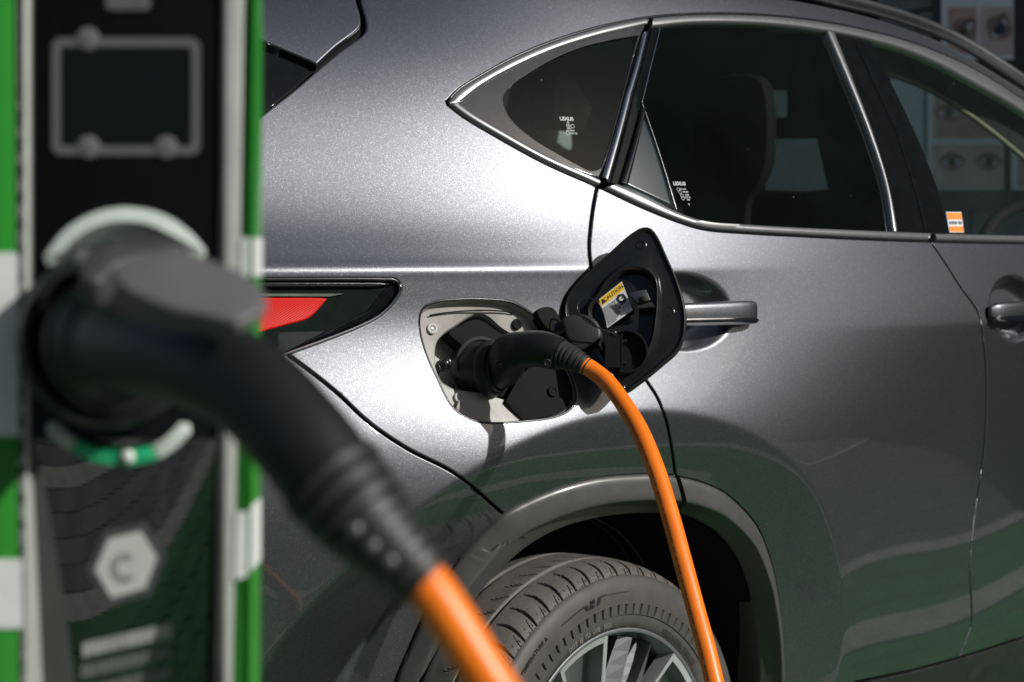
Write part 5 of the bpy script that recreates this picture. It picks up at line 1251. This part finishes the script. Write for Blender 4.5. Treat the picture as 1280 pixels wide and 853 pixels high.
c, u, v = etch([('LEXUS', 0, .022, .0125, .0005), ('AS2', .002, .0135, .004, .0002), ('E', .001, .005, .006, .0003), ('43R-00', .002, -.0022, .004, .0002), ('AGC M2H5', .004, -.0075, .0045, .0002), ('DOT 22', .012, -.0145, .0055, .0002)], (710, 160), .01, glz)
for dx, dy in ((.001, .005), (.012, .004), (-.004, -.0145)): ringmark(c+u*dx*.72+v*dy*.72, u, v, .0036, glz)
c, u, v = etch([('LEXUS', -.003, .026, .0125, .0005), ('M2 AGC', .004, .0125, .005, .0002), ('43R-001', .010, .0055, .005, .0002), ('E 000', .012, -.002, .005, .0002), ('DOT 22', .012, -.0085, .005, .0002), ('AS3', .013, -.0145, .005, .0002), ('8', .012, -.026, .006, .0003)], (853, 243), .01, dwz)
for dx, dy in ((-.010, .0115), (-.006, .0045), (-.003, -.004), (-.002, -.011)): ringmark(c+u*dx*.72+v*dy*.72, u, v, .0032, dwz)
# ------------------------------------------------------------------ posters on the shop front
XW = WALLX-.03
def WQ(x, y, h=0.): return plane_px([(x, y)], (XW-h, 0, 0), nx)[0]
def wrect(x0, y0, x1, y1, h): return [WQ(x0, y0, h), WQ(x1, y0, h), WQ(x1, y1, h), WQ(x0, y1, h)]
FRAME = simple('black_shop_frame', (.008, .009, .010), .4)
def wframe(px, h0, h1, mat, name): add_prism(name, [WQ(*p) for p in px], nx, h0, h1, mat, shop)
wframe([(1168, -90), (1345, -90), (1345, 100), (1168, 100)], -.02, .02, FRAME, 'window_frame')
wframe([(1157, 100.5), (1345, 100.5), (1345, 262), (1157, 262)], -.02, .012, simple('dark_teal_pane', (.05, .065, .06), .3), 'shop_window')
wframe([(925, 100.5), (1156.5, 100.5), (1156.5, 262), (925, 262)], -.02, .008, simple('pale_lit_wall', (.62, .66, .63), .6), 'lit_wall_panel')  # pale colour stands in for the lit wall seen through the cabin
def skin(name, a, b_):
    m, t, bb = nodes(name); n_ = noise(t, 6, 3, .6); r_ = ramp(t, n_.outputs[0], [(.3, a), (.7, b_)]); t.links.new(r_.outputs[0], bb.inputs['Base Color']); bb.inputs['Roughness'].default_value = .45; return m
SK1 = skin('warm_skin_print', (.48, .29, .20), (.66, .46, .35)); SK2 = skin('pale_skin_print', (.58, .43, .37), (.72, .57, .50)); BROW = simple('dark_hair_print', (.15, .10, .085), .5); SCL = simple('eye_white_print', (.60, .54, .52), .5); IRG = simple('hazel_iris_print', (.13, .11, .035), .5); IRB = simple('dark_blue_iris_print', (.02, .03, .06), .5); SHD = simple('brown_lid_print', (.30, .18, .14), .5); PAPER = simple('poster_paper', (.78, .80, .78), .5, var=.04)
def blob(cx, cy, rx, ry, rot, h, mat, parent, name, lens=False):
    P = []
    for k in range(28):
        a = 2*math.pi*k/28; x = math.cos(a); y = math.sin(a)
        if lens: y = np.sign(y)*(1-abs(x)**1.7)
        P.append(WQ(cx+rx*x*math.cos(rot)-ry*y*math.sin(rot), cy+rx*x*math.sin(rot)+ry*y*math.cos(rot), h))
    return mk(name, P, [list(range(28))], mat, parent, flat=True)
def photo(x0, y0, x1, y1, sk, parent, eyes, h):
    ph = mk('photo_print', wrect(x0, y0, x1, y1, h), [(0, 1, 2, 3)], sk, parent, flat=True)
    for (cx, cy, w_, hh, rot, iris) in eyes:
        blob(cx, cy-hh*.2, w_*1.25, hh*2.0, rot, h+.001, SHD, ph, 'lid_shade', True)
        blob(cx, cy, w_, hh, rot, h+.002, SCL, ph, 'eye_white', True)
        blob(cx, cy, hh*.95, hh*.95, 0, h+.003, iris, ph, 'iris'); blob(cx, cy, hh*.36, hh*.36, 0, h+.004, FRAME, ph, 'pupil')
        blob(cx-w_*.05, cy-hh*1.02, w_*1.05, hh*.34, rot, h+.005, BROW, ph, 'lash_line', True)
def poster(label, rect, photos):
    o = empty('poster', WQ((rect[0]+rect[2])/2, rect[3]), label, 'poster', 'eye beauty posters on the shop front')
    V, F = prism(wrect(*rect, 0), nx, .0205, .026); mk('paper', V, F, PAPER, o, flat=True)
    for (x0, y0, x1, y1, sk, eyes) in photos: photo(x0, y0, x1, y1, sk, o, eyes, .0275)
poster('uppermost eye poster above the car roof showing two upright close-ups', (1181, -60, 1270.5, 75),
       [(1185, 9, 1221, 68, SK1, [(1204, 40, 17, 8, -.75, IRG)]), (1225, 9, 1266, 69, SK2, [(1249, 36, 15, 9, -1.0, IRB)]), (1190, -50, 1262, -3, simple('beige_print', (.5, .45, .33), .6), [])])
poster('eye poster seen through the front window with two pairs of eyes one above the other', (1163, 116, 1258, 238),
       [(1167.5, 120, 1250, 173, SK1, [(1186, 142, 15, 6, .05, IRG), (1230, 148, 15, 6, .05, IRG)]), (1166, 180, 1255, 236, SK2, [(1190, 203, 14, 6, -.05, IRG), (1236, 203, 14, 6, .05, IRG)])])
poster('eye poster cut off by the right edge behind the front window', (1268, 116, 1350, 238),
       [(1272, 187, 1345, 234, SK1, [(1295, 208, 14, 6, 0, IRG)]), (1272, 120, 1345, 178, SK2, [(1300, 145, 14, 6, 0, IRB)])])
